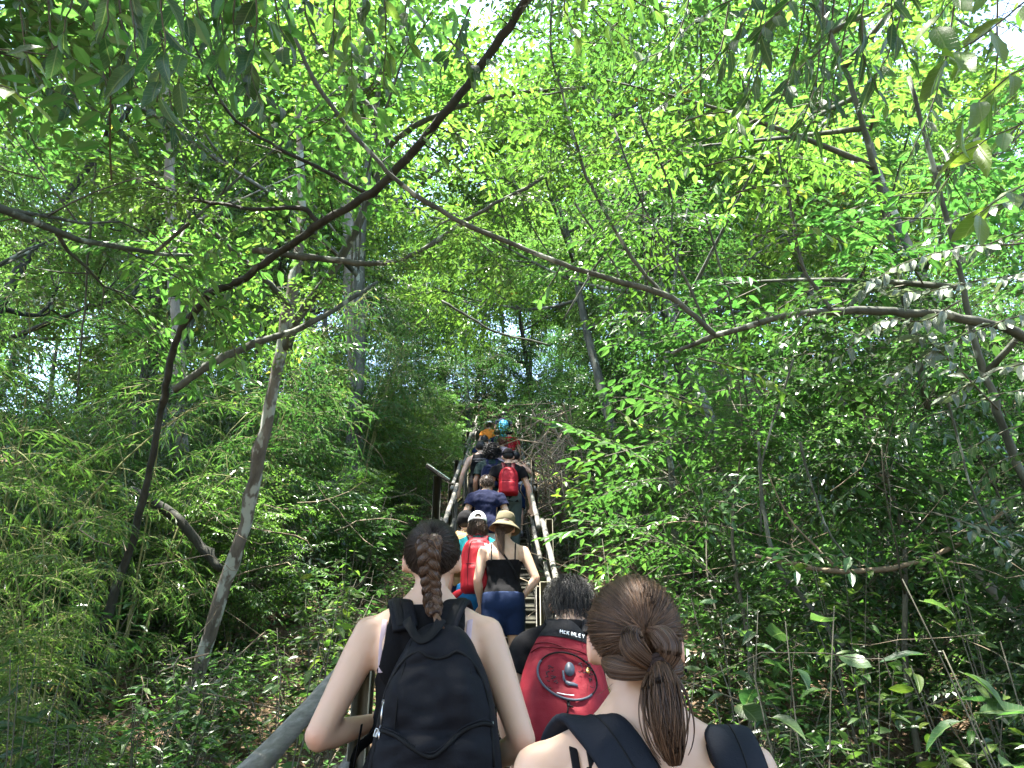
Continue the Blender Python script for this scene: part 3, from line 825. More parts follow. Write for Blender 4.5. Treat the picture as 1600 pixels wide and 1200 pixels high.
a3 = wood('branch', [(1300, 487, 4.7, 7), (1262, 420, 4.8, 5), (1240, 330, 4.9, 5), (1215, 230, 5.0, 4)], t, 'bark', 20)
a4 = wood('branch', [(1105, 512, 4.9, 4), (1070, 430, 5.0, 4), (1010, 330, 5.1, 3), (960, 200, 5.3, 3)], t, 'bark', 20)
crown_on([a2[10:], a3, a4[6:]], t, SPR_FINE, B_OV1, 'leaf_bright', 34, (.5, .85), .5)

def twiglets(q, parent, n, bark='bark', lo=.1, leafm='leaf'):
    P, D = [], []
    for _ in range(n):
        i = int(rng.uniform(lo, .97) * (len(q) - 2)); d = nz(q[i + 1] - q[i]); s_ = nz(np.cross(d, rng.normal(0, 1, 3)))
        L = rng.uniform(.06, .55) ** 1.2; dr = nz(d * rng.uniform(.1, .8) + s_); tt = np.linspace(0, 1, 7)[:, None]
        path = q[i] + dr * L * tt + rng.normal(0, .12, 3) * L * tt ** 2 + rng.normal(0, .012, (7, 3)) * tt
        mb = MB(); tube(mb, path, np.linspace(.004 + .006 * L, .0018, 7), 5, rough=.08); obj('twig', mb, M[bark], parent)
        if L > .25: 
            for j in range(3, 7): P.append(path[j]); D.append(nz(rng.normal(0, .6, 3) + dr + (0, 0, -.3)))
    if P:
        mb = MB(); add_leaves(mb, np.array(P), np.array(D), nz(rng.normal(0, .3, (len(P), 3)) + (0, -.2, 1)), rng.uniform(.07, .12, len(P)), B_OV1, rng.uniform(.3, .8, len(P))); obj('twig_leaves', mb, M[leafm], parent, False, kind='stuff')
twiglets(q2, TDARK, 16, 'bark_dark'); twiglets(q3, TDARK, 10); twiglets(q4, TDARK, 6, 'bark_dark'); twiglets(q5, TDARK, 6, 'bark_dark')
twiglets(a0, TARCH, 14, lo=.4); twiglets(a1, TARCH, 14); twiglets(a2, TARCH, 6); twiglets(b1, TMOT, 10); twiglets(q0, TMOT, 10, lo=.35)
# trunks further back that the photograph lets one tell apart
def back_tree(name, label, pts, bark, spr, bl, leafm, n, boughs=5):
    t = thing(name, label, 'tree')
    q = wood('trunk', pts, t, bark, 30, 8)
    ends = [q[len(q) * 2 // 3:]]
    for k in range(boughs):
        i = int(len(q) * (.45 + .5 * k / boughs)); a = rng.uniform(0, 6.28); L = rng.uniform(1.2, 2.6)
        p = q[i]; tt = np.linspace(0, 1, 8)[:, None]
        path = p + np.array((math.cos(a), math.sin(a), .6)) * L * tt + rng.normal(0, .2, 3) * tt ** 2
        mb = MB(); tube(mb, path, np.linspace(.03, .008, 8), 6); obj('branch', mb, M[bark], t); ends.append(path)
    crown_on(ends, t, spr, bl, leafm, n, (.8, 1.2))
back_tree('pale_tree', 'straight pale trunk rising through the bamboo on the left', [(290, 900, 12, 22), (276, 560, 12, 19), (266, 400, 12.5, 18), (262, 230, 13, 15), (258, 20, 14, 11)], 'bark_pale', SPR_FINE, B_OV, 'leaf', 60)
back_tree('grey_tree', 'grey trunk behind the crossing boughs near the middle of the canopy', [(575, 830, 16, 24), (556, 640, 16, 22), (545, 430, 16, 21), (538, 250, 17, 16), (530, 60, 18, 10)], 'bark_pale', SPR_TREE, B_OV, 'leaf_bright', 60)
back_tree('ivy_clad_tree', 'thick dark tree trunk right of the stairs leaning to the left', [(1110, 800, 13, 34), (1082, 640, 13, 32), (1062, 540, 13, 30), (1020, 420, 13.5, 26), (985, 300, 14, 18)], 'bark_dark', SPR_TREE, B_OV, 'leaf', 70)
back_tree('thin_grey_tree', 'thin grey trunk standing alone right of the stairs above the ponytail', [(1060, 930, 9, 12), (1052, 760, 9, 10), (1040, 640, 9, 8), (1046, 520, 9.5, 6), (1060, 400, 10, 4), (1080, 300, 10.5, 2)], 'bark', SPR_FINE, B_OV, 'leaf', 40, 4)
back_tree('knotty_tree', 'bare leaning stem high on the right with vines around it', [(1450, 640, 6.5, 10), (1400, 420, 6.5, 10), (1352, 230, 6.5, 9), (1312, 110, 6.6, 8), (1270, -20, 6.8, 7)], 'bark', SPR_TREE, B_OV1, 'leaf_bright', 36, 5)
back_tree('slim_brown_tree', 'slim brown stem slanting up at the right edge of the wood', [(1640, 860, 5.6, 14), (1580, 700, 5.6, 12), (1530, 560, 5.7, 10), (1490, 380, 5.8, 8), (1420, 120, 6, 6)], 'bark', SPR_TREE, B_OV1, 'leaf', 36, 5)
# fallen and dead wood
t = thing('fallen_limb', 'black fallen limb caught slantwise between stems left of the stairs', 'dead branch')
wood('limb', [(205, 765, 7.6, 14), (262, 795, 7.5, 16), (312, 850, 7.4, 15), (345, 890, 7.3, 12)], t, 'bark_dark', 14, 8, .08)
t = thing('dead_branch', 'long bare grey branch lying level across the shrubs on the right', 'dead branch')
wood('limb', [(1180, 868, 5.8, 5), (1240, 880, 5.7, 7), (1310, 890, 5.6, 8), (1400, 885, 5.5, 8), (1455, 868, 5.4, 7), (1520, 830, 5.3, 6), (1580, 790, 5.2, 5)], t, 'dry', 30, 7)
wood('twig', [(1310, 890, 5.6, 5), (1270, 850, 5.7, 4), (1225, 800, 5.8, 3), (1200, 740, 5.9, 2)], t, 'dry', 14, 6)
t = thing('leaning_stem', 'grey dead stem leaning down to the right among low shrubs', 'dead branch')
wood('limb', [(1185, 690, 6.1, 4), (1190, 760, 6.0, 6), (1205, 850, 5.8, 7), (1235, 905, 5.7, 8), (1280, 960, 5.6, 9), (1318, 1010, 5.4, 9)], t, 'bark', 24, 8)
t = thing('broken_trunk', 'pale broken trunk slanting behind the leaves at the right edge', 'dead branch')
wood('limb', [(1500, 870, 5.8, 16), (1535, 905, 5.7, 16), (1580, 965, 5.5, 15), (1625, 1030, 5.3, 15)], t, 'bark_pale', 14, 8)
t = thing('vine_tangle', 'tangle of dry brown vines hanging on the bank right of the stairs', 'vine')
for k in range(46):
    x0 = rng.uniform(832, 900); d = rng.uniform(10.5, 13); y0 = rng.uniform(625, 700)
    wood('vine', [(x0, y0, d, 1.6)] + [(x0 + rng.normal(0, 22), y0 + 28 * j + rng.normal(0, 12), d + rng.normal(0, .25), rng.uniform(1.2, 2.4)) for j in range(1, 6)], t, 'dry', 14, 4)
for k, (x0, y0, x1, y1, d) in enumerate(((880, 290, 985, 470, 6.2), (1000, 180, 1030, 430, 6.6), (1100, 330, 1170, 640, 7), (1240, 560, 1190, 830, 5.6), (640, 60, 560, 420, 6.3), (150, 250, 120, 620, 6.5), (1010, 300, 880, 500, 7.5), (690, 470, 860, 540, 8), (1480, 620, 1560, 860, 4.9), (1250, 690, 1330, 880, 5.2))):
    t = thing('hanging_vine', 'thin bare vine hanging loose between the trees', 'vine', group='thin vines strung between the trees')
    wood('vine', [(x0, y0, d, 4), ((x0 + x1) / 2 + rng.normal(0, 18), (y0 + y1) / 2 + 14, d, 3.5), (x1, y1, d, 3)], t, 'bark', 16, 5)

# ------------------------------------------------------------------ leaves near enough to be told apart
def leaf_mesh(nm, w, fold, curl, m, twist=0, bend=0):
    mb = MB(); V, F = blade(w, fold, curl, 2); V = V.copy()
    a = twist * V[:, 0]; V[:, 1], V[:, 2] = V[:, 1] * np.cos(a) - V[:, 2] * np.sin(a), V[:, 1] * np.sin(a) + V[:, 2] * np.cos(a)
    V[:, 1] += bend * V[:, 0] ** 2; V[:, 2] += .012 * np.sin(V[:, 0] * 22) * np.abs(V[:, 1]) / w * 2
    P = np.array(((0, 0, 0),)); mb.add(V, F, .5)
    tube(mb, np.array(((-.12, 0, .01), (0, 0, 0))), .012, 4, .6, caps=False)
    return mb.mesh(nm, M[m])
LEAFM = {}
for m_, key in (('leaf', 'mid'), ('leaf_dark', 'dark'), ('leaf_bright', 'bright'), ('leaf_gloss', 'gloss')):
    for w, nm in ((.42, 'oval'), (.27, 'lance'), (.6, 'round')):
        LEAFM[key, nm] = [leaf_mesh('leaf', w * k_, f_, c, m_ + '_near', tw, bn) for k_, f_, c, tw, bn in ((1, .14, -.1, .3, .06), (.85, .25, -.3, -.6, -.08), (1.1, .08, -.18, .8, .1), (.95, .3, -.45, -.2, .04))]
LM = leaf_mesh
def leaf_at(parent, key, p, d, up, L):
    d = nz(d); s = nz(np.cross(up, d)); u = np.cross(d, s)
    o = link('leaf', LEAFM[key][int(rng.integers(4))], parent)
    o.matrix_world = Matrix(((d[0] * L, s[0] * L, u[0] * L, p[0]), (d[1] * L, s[1] * L, u[1] * L, p[1]), (d[2] * L, s[2] * L, u[2] * L, p[2]), (0, 0, 0, 1)))
    return o
def leafy_branch(label, stems, key, L, step, group=None, hang=.6, name='leafy_branch', spread=1.0, bark='twig'):
    t = thing(name, label, 'branch', group=group)
    for st_ in stems:
        q = wood('stem', [(*r, (3.4, 2.4, 1.6, 1.2)[k]) for k, r in enumerate(st_)], t, bark, 14, 5, 0)
        ln = np.linalg.norm(np.diff(q, axis=0), axis=1).sum()
        m_ = max(3, int(ln / step))
        for j in range(m_):
            f = .12 + .88 * (j + .5) / m_; x = f * 13; i = min(int(x), 12)
            p = q[i] + (q[i + 1] - q[i]) * (x - i); d = nz(q[i + 1] - q[i])
            side = nz(np.cross(d, np.array((rng.normal(0, .3), -.6 + rng.normal(0, .3), 1.0)))) * (1 if j % 2 else -1)
            dd = nz(d * .6 + side * spread * rng.uniform(.6, 1.1) + np.array((0, 0, -hang * rng.uniform(.5, 1.3))) + rng.normal(0, .15, 3))
            up = nz(np.array((rng.normal(0, .35), -.5 + rng.normal(0, .35), .8)))
            leaf_at(t, key, p + dd * L * .1, dd, up, L * rng.uniform(.75, 1.15))
    return t
leafy_branch('hanging spray of broad dark leaves at the upper left', [[(372, -40, 3.2), (366, 40, 3.2), (382, 130, 3.2)], [(395, -40, 3.1), (402, 30, 3.1), (396, 100, 3.1), (408, 165, 3.1)], [(425, -40, 3.3), (432, 40, 3.3), (440, 90, 3.3)], [(350, -30, 3.4), (340, 30, 3.4), (352, 90, 3.4)]], ('dark', 'oval'), .145, .055)
leafy_branch('drooping twigs of paired oval leaves beside the black bough', [[(548, -40, 4), (545, 60, 4), (546, 120, 4), (552, 190, 4)], [(600, -40, 4.1), (604, 50, 4.1), (600, 140, 4.1)], [(575, -40, 4.2), (570, 30, 4.2), (585, 90, 4.2)], [(522, -40, 4.1), (526, 20, 4.1), (520, 80, 4.1)], [(640, -40, 4.3), (630, 20, 4.3), (640, 70, 4.3)]], ('mid', 'oval'), .12, .045)
leafy_branch('small twig with dark oval leaves touching the black bough', [[(735, 10, 4.6), (715, 60, 4.6), (690, 105, 4.6)], [(700, 60, 4.6), (730, 90, 4.5), (742, 110, 4.5)]], ('dark', 'oval'), .12, .05)
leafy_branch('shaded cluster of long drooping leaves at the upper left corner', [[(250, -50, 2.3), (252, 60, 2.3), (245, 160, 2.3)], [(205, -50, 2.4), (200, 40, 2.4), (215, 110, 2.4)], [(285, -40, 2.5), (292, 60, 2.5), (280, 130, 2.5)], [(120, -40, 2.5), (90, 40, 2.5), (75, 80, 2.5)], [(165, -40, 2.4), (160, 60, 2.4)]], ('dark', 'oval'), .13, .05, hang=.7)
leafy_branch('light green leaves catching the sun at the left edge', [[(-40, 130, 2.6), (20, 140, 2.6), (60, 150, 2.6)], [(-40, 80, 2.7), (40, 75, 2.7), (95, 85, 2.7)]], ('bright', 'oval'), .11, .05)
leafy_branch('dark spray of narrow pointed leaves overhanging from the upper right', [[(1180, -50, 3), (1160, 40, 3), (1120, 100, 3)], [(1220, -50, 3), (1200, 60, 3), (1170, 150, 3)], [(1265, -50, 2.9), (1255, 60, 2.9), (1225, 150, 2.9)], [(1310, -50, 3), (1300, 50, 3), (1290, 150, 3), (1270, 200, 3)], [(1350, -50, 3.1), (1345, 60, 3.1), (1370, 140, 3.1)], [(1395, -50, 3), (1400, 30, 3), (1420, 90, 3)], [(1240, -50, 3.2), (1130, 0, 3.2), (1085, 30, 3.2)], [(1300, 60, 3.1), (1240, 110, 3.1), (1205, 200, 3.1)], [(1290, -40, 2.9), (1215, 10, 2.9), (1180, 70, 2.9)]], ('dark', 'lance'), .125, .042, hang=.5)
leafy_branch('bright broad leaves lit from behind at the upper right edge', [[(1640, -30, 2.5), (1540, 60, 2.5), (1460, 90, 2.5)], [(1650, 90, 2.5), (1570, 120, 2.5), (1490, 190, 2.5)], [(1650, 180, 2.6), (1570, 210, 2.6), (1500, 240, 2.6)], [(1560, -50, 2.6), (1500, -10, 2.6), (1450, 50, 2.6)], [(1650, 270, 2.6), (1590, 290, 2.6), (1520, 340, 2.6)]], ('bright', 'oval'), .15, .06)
leafy_branch('glossy leaves coloured grey for sky sheen crowding the arching bough on the right', [[(1640, 420, 4.4), (1540, 440, 4.4), (1440, 460, 4.4), (1350, 440, 4.4)], [(1640, 480, 4.3), (1540, 510, 4.3), (1460, 540, 4.3), (1390, 590, 4.3)], [(1640, 560, 4.3), (1560, 580, 4.3), (1480, 620, 4.3)], [(1500, 470, 4.2), (1440, 500, 4.2), (1370, 500, 4.2), (1310, 560, 4.2)], [(1600, 380, 4.5), (1500, 390, 4.5), (1400, 420, 4.5), (1330, 470, 4.5)], [(1560, 640, 4.3), (1480, 560, 4.3), (1430, 520, 4.3)]], ('gloss', 'oval'), .115, .035, hang=.35)
leafy_branch('thin twig of dark oval leaves high above the path', [[(900, -40, 4), (935, 20, 4), (975, 60, 4), (1000, 90, 4)], [(935, -40, 4.1), (990, 0, 4.1), (1040, 20, 4.1)], [(890, -40, 4.1), (880, 20, 4.1), (900, 60, 4.1)]], ('mid', 'oval'), .11, .05)
leafy_branch('light twigs of yellow green leaves in the right of the canopy', [[(1100, 260, 4.6), (1160, 240, 4.6), (1240, 230, 4.6)], [(1150, 300, 4.6), (1220, 290, 4.6), (1300, 310, 4.6)], [(1180, 370, 4.6), (1250, 350, 4.6), (1320, 380, 4.6)], [(1070, 190, 4.7), (1130, 170, 4.7), (1200, 180, 4.7)]], ('bright', 'oval'), .10, .045, hang=.3)
leafy_branch('low twig with bright oval leaves under the arching bough', [[(1090, 560, 5.2), (1150, 575, 5.2), (1210, 600, 5.2), (1260, 640, 5.2)], [(1000, 600, 6), (1050, 620, 6), (1110, 640, 6)], [(960, 640, 6), (1000, 660, 6), (1060, 690, 6)]], ('bright', 'oval'), .10, .05, hang=.3)

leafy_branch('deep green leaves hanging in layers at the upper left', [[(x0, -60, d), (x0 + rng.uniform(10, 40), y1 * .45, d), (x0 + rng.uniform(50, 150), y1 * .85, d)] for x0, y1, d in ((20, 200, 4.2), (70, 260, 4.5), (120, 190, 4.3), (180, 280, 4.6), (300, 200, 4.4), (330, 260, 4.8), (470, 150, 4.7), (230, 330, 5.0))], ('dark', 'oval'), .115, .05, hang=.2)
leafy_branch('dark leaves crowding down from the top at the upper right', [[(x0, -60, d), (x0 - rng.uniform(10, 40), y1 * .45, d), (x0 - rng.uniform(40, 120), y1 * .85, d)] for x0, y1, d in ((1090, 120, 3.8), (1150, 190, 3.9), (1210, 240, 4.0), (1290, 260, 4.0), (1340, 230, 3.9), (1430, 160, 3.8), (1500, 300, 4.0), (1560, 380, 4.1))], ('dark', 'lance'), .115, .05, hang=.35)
leafy_branch('dark leafy twigs hanging behind the glossy leaves on the right', [[(1640, y0, 5.0), (1560, y0 + 20, 5.0), (1480 + rng.uniform(-60, 60), y0 + 60, 5.0)] for y0 in (300, 350, 600, 650, 700, 760)], ('dark', 'oval'), .12, .05, hang=.3)
def leafy_plant(label, px, py, d, key, n, L, h, spread=.35, name='leafy_plant', group=None):
    p0 = at(px, py, d); g0 = np.array((p0[0], p0[1], g_at(p0[0], p0[1])))
    t = thing(name, label, 'plant', tuple(g0), group=group)
    H = max(p0[2] - g0[2], .15) + h
    k_ = 4
    for s_ in range(k_):
        a = rng.uniform(0, 6.28); q = np.array((math.cos(a), math.sin(a), 0)) * spread * rng.uniform(.3, 1)
        tt = np.linspace(0, 1, 9)[:, None]
        path = np.array((0, 0, -.05)) + q * tt ** 1.5 + np.array((0, 0, H)) * tt * rng.uniform(.85, 1.05)
        mb = MB(); tube(mb, path, np.linspace(.006, .0025, 9), 5); obj('stem', mb, M['twig'], t)
        f0 = max(0, 1 - (h + .35) / H)
        for j in range(n // k_):
            f = f0 + (1 - f0) * (j + .6) / (n // k_); x = f * 8; i = min(int(x), 7)
            p = path[i] + (path[i + 1] - path[i]) * (x - i)
            b = j * 2.4 + rng.uniform(0, .8)
            dd = nz(np.array((math.cos(b), math.sin(b), rng.uniform(-.5, .25))))
            leaf_at(t, key, p + dd * L * .25, dd, nz(np.array((rng.normal(0, .3), -.25 + rng.normal(0, .3), 1))), L * rng.uniform(.7, 1.15))
    return t
for lb, px, py, d, key, n, L, h in (
        ('pale leaved shrub lit by the sun just beyond the left railing', 500, 1010, 5.0, ('bright', 'oval'), 44, .11, .35),
        ('light green bush behind the left railing below the pale shrub', 455, 1080, 4.2, ('mid', 'oval'), 40, .10, .3),
        ('plant with large heart shaped leaves at the lower right', 1215, 1030, 3.2, ('dark', 'round'), 16, .15, .2),
        ('young plant with broad dark leaves beside the ponytailed woman', 1130, 960, 4.2, ('dark', 'oval'), 24, .15, .2),
        ('big leaved plant at the right edge of the picture', 1580, 1010, 2.8, ('dark', 'oval'), 12, .2, .25),
        ('bright green plant at the lower right edge', 1480, 1090, 3.6, ('bright', 'oval'), 32, .11, .25),
        ('low green plant under the dead grey stem', 1340, 1060, 4.4, ('mid', 'oval'), 40, .10, .3),
        ('fresh green plant below the level dead branch', 1300, 930, 5.2, ('mid', 'round'), 40, .10, .35),
        ('tall leafy plant in front of the broken trunk', 1500, 900, 4.6, ('mid', 'oval'), 40, .12, .4),
        ('spreading green plant at the lower left', 230, 1140, 4.6, ('mid', 'lance'), 44, .15, .35),
        ('dark leaved plant in the lower left corner', 70, 1100, 4.0, ('dark', 'lance'), 40, .17, .4),
        ('small bush of pale leaves left of the braided woman', 540, 930, 6.4, ('bright', 'oval'), 44, .10, .35),
        ('sunlit bush right of the stairs beside the vine tangle', 890, 740, 9.5, ('bright', 'oval'), 40, .16, .4),
        ('leafy bush behind the right railing bend', 960, 900, 6.5, ('bright', 'oval'), 44, .11, .35),
        ('dark bush at the foot of the mottled tree', 330, 1090, 5.6, ('gloss', 'oval'), 40, .10, .35)):
    leafy_plant(lb, px, py, d, key, n, L, h)

# ------------------------------------------------------------------ people: shared tools
def ell(mb, c, r, rot=None, n=12, m=18):
    th = np.linspace(0, math.pi, n + 1)[1:-1]; ph = np.arange(m) / m * 2 * math.pi
    V = [(0, 0, 1.)] + [(math.sin(a) * math.cos(b), math.sin(a) * math.sin(b), math.cos(a)) for a in th for b in ph] + [(0, 0, -1.)]
    V = np.array(V) * np.asarray(r, float)
    if rot is not None: V = V @ rot.T
    k = np.arange(m); k2 = (k + 1) % m
    F = [np.stack([np.zeros(m, int), 1 + k, 1 + k2], -1)]
    Q = [np.stack([1 + i * m + k, 1 + (i + 1) * m + k, 1 + (i + 1) * m + k2, 1 + i * m + k2], -1) for i in range(n - 2)]
    e = len(V) - 1; b = 1 + (n - 2) * m
    F.append(np.stack([b + k, np.full(m, e), b + k2], -1))
    mb.add(V + np.asarray(c, float), [np.vstack(Q)] + F)

def loft(mb, secs, side=(1., 0, 0), sides=24, n=None, power=2.0):
    """closed loft through sections (x, y, z, half width along side, half depth); rounded ends"""
    A = np.array(secs, float)
    if n: A = smooth_path(A, n)
    P = A[:, :3]; T = nz(np.gradient(P, axis=0))
    def cap(i, s):
        r = min(A[i, 3], A[i, 4]); out = []
        for a in (75, 50, 25):
            f = math.cos(R(a)); out.append(np.hstack([P[i] + T[i] * s * r * .8 * math.sin(R(a)), A[i, 3] * f, A[i, 4] * f]))
        return np.array(out)
    A = np.vstack([cap(0, -1), A, cap(-1, 1)[::-1]])
    P = A[:, :3]; T = nz(np.gradient(P, axis=0))
    X = nz(np.asarray(side, float) - T * (T @ np.asarray(side, float))[:, None]); Yv = np.cross(T, X)
    th = np.arange(sides) / sides * 2 * math.pi
    co, si = np.cos(th), np.sin(th)
    if power != 2: co, si = np.sign(co) * np.abs(co) ** (2 / power), np.sign(si) * np.abs(si) ** (2 / power)
    V = P[:, None] + X[:, None] * (A[:, 3:4] * co)[..., None] + Yv[:, None] * (A[:, 4:5] * si)[..., None]
    m = len(P); i = np.arange(m - 1)[:, None] * sides; j = np.arange(sides)[None]; j2 = (j + 1) % sides
    F = np.stack([i + j, i + j2, i + sides + j2, i + sides + j], -1).reshape(-1, 4)
    V = np.vstack([V.reshape(-1, 3), P[:1], P[-1:]]); k = np.arange(sides); k2 = (k + 1) % sides
    mb.add(V, [F, np.stack([k2, k, np.full(sides, m * sides)], -1), np.stack([(m - 1) * sides + k, (m - 1) * sides + k2, np.full(sides, m * sides + 1)], -1)])

def remesh(mb, voxel, smooth=4):
    ob = bpy.data.objects.new('tmp', mb.mesh('tmp', [])); C.objects.link(ob)
    r = ob.modifiers.new('r', 'REMESH'); r.mode = 'VOXEL'; r.voxel_size = voxel
    if smooth:
        k = ob.modifiers.new('s', 'SMOOTH'); k.factor = .5; k.iterations = smooth
    dg = bpy.context.evaluated_depsgraph_get()
    me = ob.evaluated_get(dg).to_mesh()
    V = np.empty(len(me.vertices) * 3); me.vertices.foreach_get('co', V)
    F = np.empty(len(me.loops), np.int32); me.loops.foreach_get('vertex_index', F)
    V = V.reshape(-1, 3).copy(); F = F.reshape(-1, 4).copy()
    ob.evaluated_get(dg).to_mesh_clear()
    me0 = ob.data; bpy.data.objects.remove(ob); bpy.data.meshes.remove(me0)
    return V, F

def tri(F): return F if F.shape[1] == 3 else np.vstack([F[:, :3], F[:, [0, 2, 3]]])
def vnormals(V, F):
    F = tri(F); fn = np.cross(V[F[:, 1]] - V[F[:, 0]], V[F[:, 2]] - V[F[:, 0]])
    N = np.zeros_like(V)
    for k in range(3): np.add.at(N, F[:, k], fn)
    return nz(N)
def clip(V, F, f):
    """keep the part of a mesh where f > 0, cutting faces along the line f = 0"""
    F = tri(F); s = f > 0; cnt = s[F].sum(1)
    keep = [F[cnt == 3]]; nv, new, edge = list(V), [], {}
    def cut(a, b):
        k = (min(a, b), max(a, b))
        if k not in edge:
            t = f[a] / (f[a] - f[b]); edge[k] = len(nv); nv.append(V[a] + (V[b] - V[a]) * t)
        return edge[k]
    for T in F[(cnt == 1) | (cnt == 2)]:
        q = [int(v) for v in T]; c = s[q].sum()
        for _ in range(3):
            if (c == 1 and s[q[0]]) or (c == 2 and not s[q[0]]): break
            q = q[1:] + q[:1]
        a, b, d = q
        if c == 1: new.append((a, cut(a, b), cut(a, d)))
        else:
            e, g = cut(a, b), cut(a, d); new.append((e, b, d)); new.append((e, d, g))
    Fn = np.vstack(keep + ([np.array(new)] if new else []))
    V = np.array(nv); u = np.unique(Fn); mp = np.zeros(len(V), int); mp[u] = np.arange(len(u))
    return V[u], mp[Fn]

def cloth(nm, col, rough=.85, weave=900, sheen=0, spec=.25, fold=0):
    m, nt, b = mat(nm, rough, spec * .5)
    n = nnoise(nt, 9, 3, .6); w = nnoise(nt, 45, 5, .75)
    v = math_(nt, 'MULTIPLY_ADD', n, .5); v.node.inputs[2].default_value = .75
    nt.links.new(mixc(nt, 1.0, tuple(col), v, 'MULTIPLY'), b.inputs['Base Color'])
    bump(nt, b, w, .3, .006)
    b.inputs['Sheen Weight'].default_value = sheen
    return m
def skin_mat(nm, col, pink):
    m, nt, b = mat(nm, .48, .35)
    n = nnoise(nt, 7, 4, .6); n2 = nnoise(nt, 60, 4, .6)
    c = ramp(nt, n, [(.35, col), (.7, pink)])
    sp = ramp(nt, n2, [(.7, (1, 1, 1)), (.76, (.72, .5, .42))])
    c = mixc(nt, .5, c, mixc(nt, 1.0, c, sp, 'MULTIPLY'))
    c = mixc(nt, math_(nt, 'MULTIPLY', attr(nt), .55), c, (pink[0] * .95, pink[1] * .62, pink[2] * .55))
    nt.links.new(c, b.inputs['Base Color'])
    b.inputs['Subsurface Weight'].default_value = .15
    b.inputs['Subsurface Radius'].default_value = (.012, .004, .002)
    bump(nt, b, n2, .08, .003)
    return m
def hair_mat(nm, dark, light, rough=.42):
    m, nt, b = mat(nm, .47, .28)
    nt.links.new(ramp(nt, attr(nt), [(0, dark), (1, light)]), b.inputs['Base Color'])
    return m
M['skin_fair'] = skin_mat('fair_skin', (.37, .25, .178), (.42, .266, .188))
M['skin_tan'] = skin_mat('tanned_skin', (.40, .24, .16), (.46, .27, .19))
M['skin_brown'] = skin_mat('brown_skin', (.25, .14, .09), (.29, .16, .11))
M['hair_brown'] = hair_mat('brown_hair', (.016, .010, .007), (.075, .045, .028))
M['hair_chestnut'] = hair_mat('chestnut_hair', (.022, .012, .008), (.12, .066, .036))
M['hair_dark'] = hair_mat('dark_brown_hair', (.010, .007, .006), (.04, .026, .018))
M['hair_black'] = hair_mat('black_hair', (.005, .005, .006), (.015, .014, .014), .3)
M['hair_red'] = hair_mat('auburn_hair', (.05, .018, .01), (.15, .06, .03))
M['black_nylon'] = cloth('black_nylon', (.0035, .004, .0062), .68, 1100, spec=.2)
M['black_webbing'] = cloth('black_webbing', (.003, .0033, .004), .7, 700)
M['navy_pad'] = cloth('dark_navy_padding', (.0045, .0065, .0115), .75, 900)
M['black_cotton'] = cloth('black_cotton', (.0035, .0035, .0045), .9, 900, 0)
M['red_nylon'] = cloth('red_nylon', (.135, .0055, .012), .66, 1000, spec=.35)
M['dark_red'] = cloth('dark_red_nylon', (.07, .003, .007), .55, 1000)
M['bright_red'] = cloth('bright_red_nylon', (.27, .011, .018), .5, 1000)
M['navy_cotton'] = cloth('navy_cotton', (.005, .0075, .026), .9, 800, 0)
M['teal'] = cloth('teal_cotton', (.006, .16, .18), .8, 800)
M['blue_short'] = cloth('bright_blue_nylon', (.008, .08, .19), .6, 800)
M['denim'] = cloth('dark_blue_denim', (.006, .014, .042), .85, 500)
M['grey_trouser'] = cloth('grey_green_twill', (.05, .064, .06), .85, 700)
M['pale_trouser'] = cloth('pale_grey_cotton', (.4, .42, .45), .85, 700)
M['khaki'] = cloth('khaki_canvas', (.115, .10, .062), .9, 600)
M['tan_canvas'] = cloth('tan_canvas', (.2, .13, .065), .9, 500)
M['white_cotton'] = cloth('white_cotton', (.7, .7, .7), .85, 700)
M['grey_cotton'] = cloth('grey_cotton', (.2, .2, .21), .9, 700)
M['dark_green_cotton'] = cloth('dark_green_cotton', (.006, .015, .015), .9, 800)
M['lilac'] = cloth('lilac_elastic', (.3, .235, .265), .6, 700)
M['orange'] = cloth('orange_cotton', (.6, .2, .03), .85, 700)
M['sky_blue'] = cloth('sky_blue_nylon', (.06, .33, .55), .6, 800)
M['elastic'] = cloth('hair_elastic', (.02, .013, .012), .9, 900)
mm, nt, b = mat('zip_metal', .3, .5); b.inputs['Metallic'].default_value = 1; b.inputs['Base Color'].default_value = (.55, .55, .57, 1); M['metal'] = mm
mm, nt, b = mat('gold', .25, .5); b.inputs['Metallic'].default_value = 1; b.inputs['Base Color'].default_value = (.7, .5, .2, 1); M['gold'] = mm
mm, nt, b = mat('eye_white', .2, .5); b.inputs['Base Color'].default_value = (.6, .58, .56, 1); M['eye'] = mm
mm, nt, b = mat('printed_white', .6, .3); b.inputs['Base Color'].default_value = (.75, .75, .75, 1); M['print_white'] = mm
mm, nt, b = mat('printed_dark', .6, .3); b.inputs['Base Color'].default_value = (.012, .006, .01, 1); M['print_dark'] = mm
mm, nt, b = mat('printed_grey', .5, .4); b.inputs['Base Color'].default_value = (.028, .038, .055, 1); M['print_grey'] = mm

def sstep(x, a, b): t = np.clip((x - a) / (b - a), 0, 1); return t * t * (3 - 2 * t)

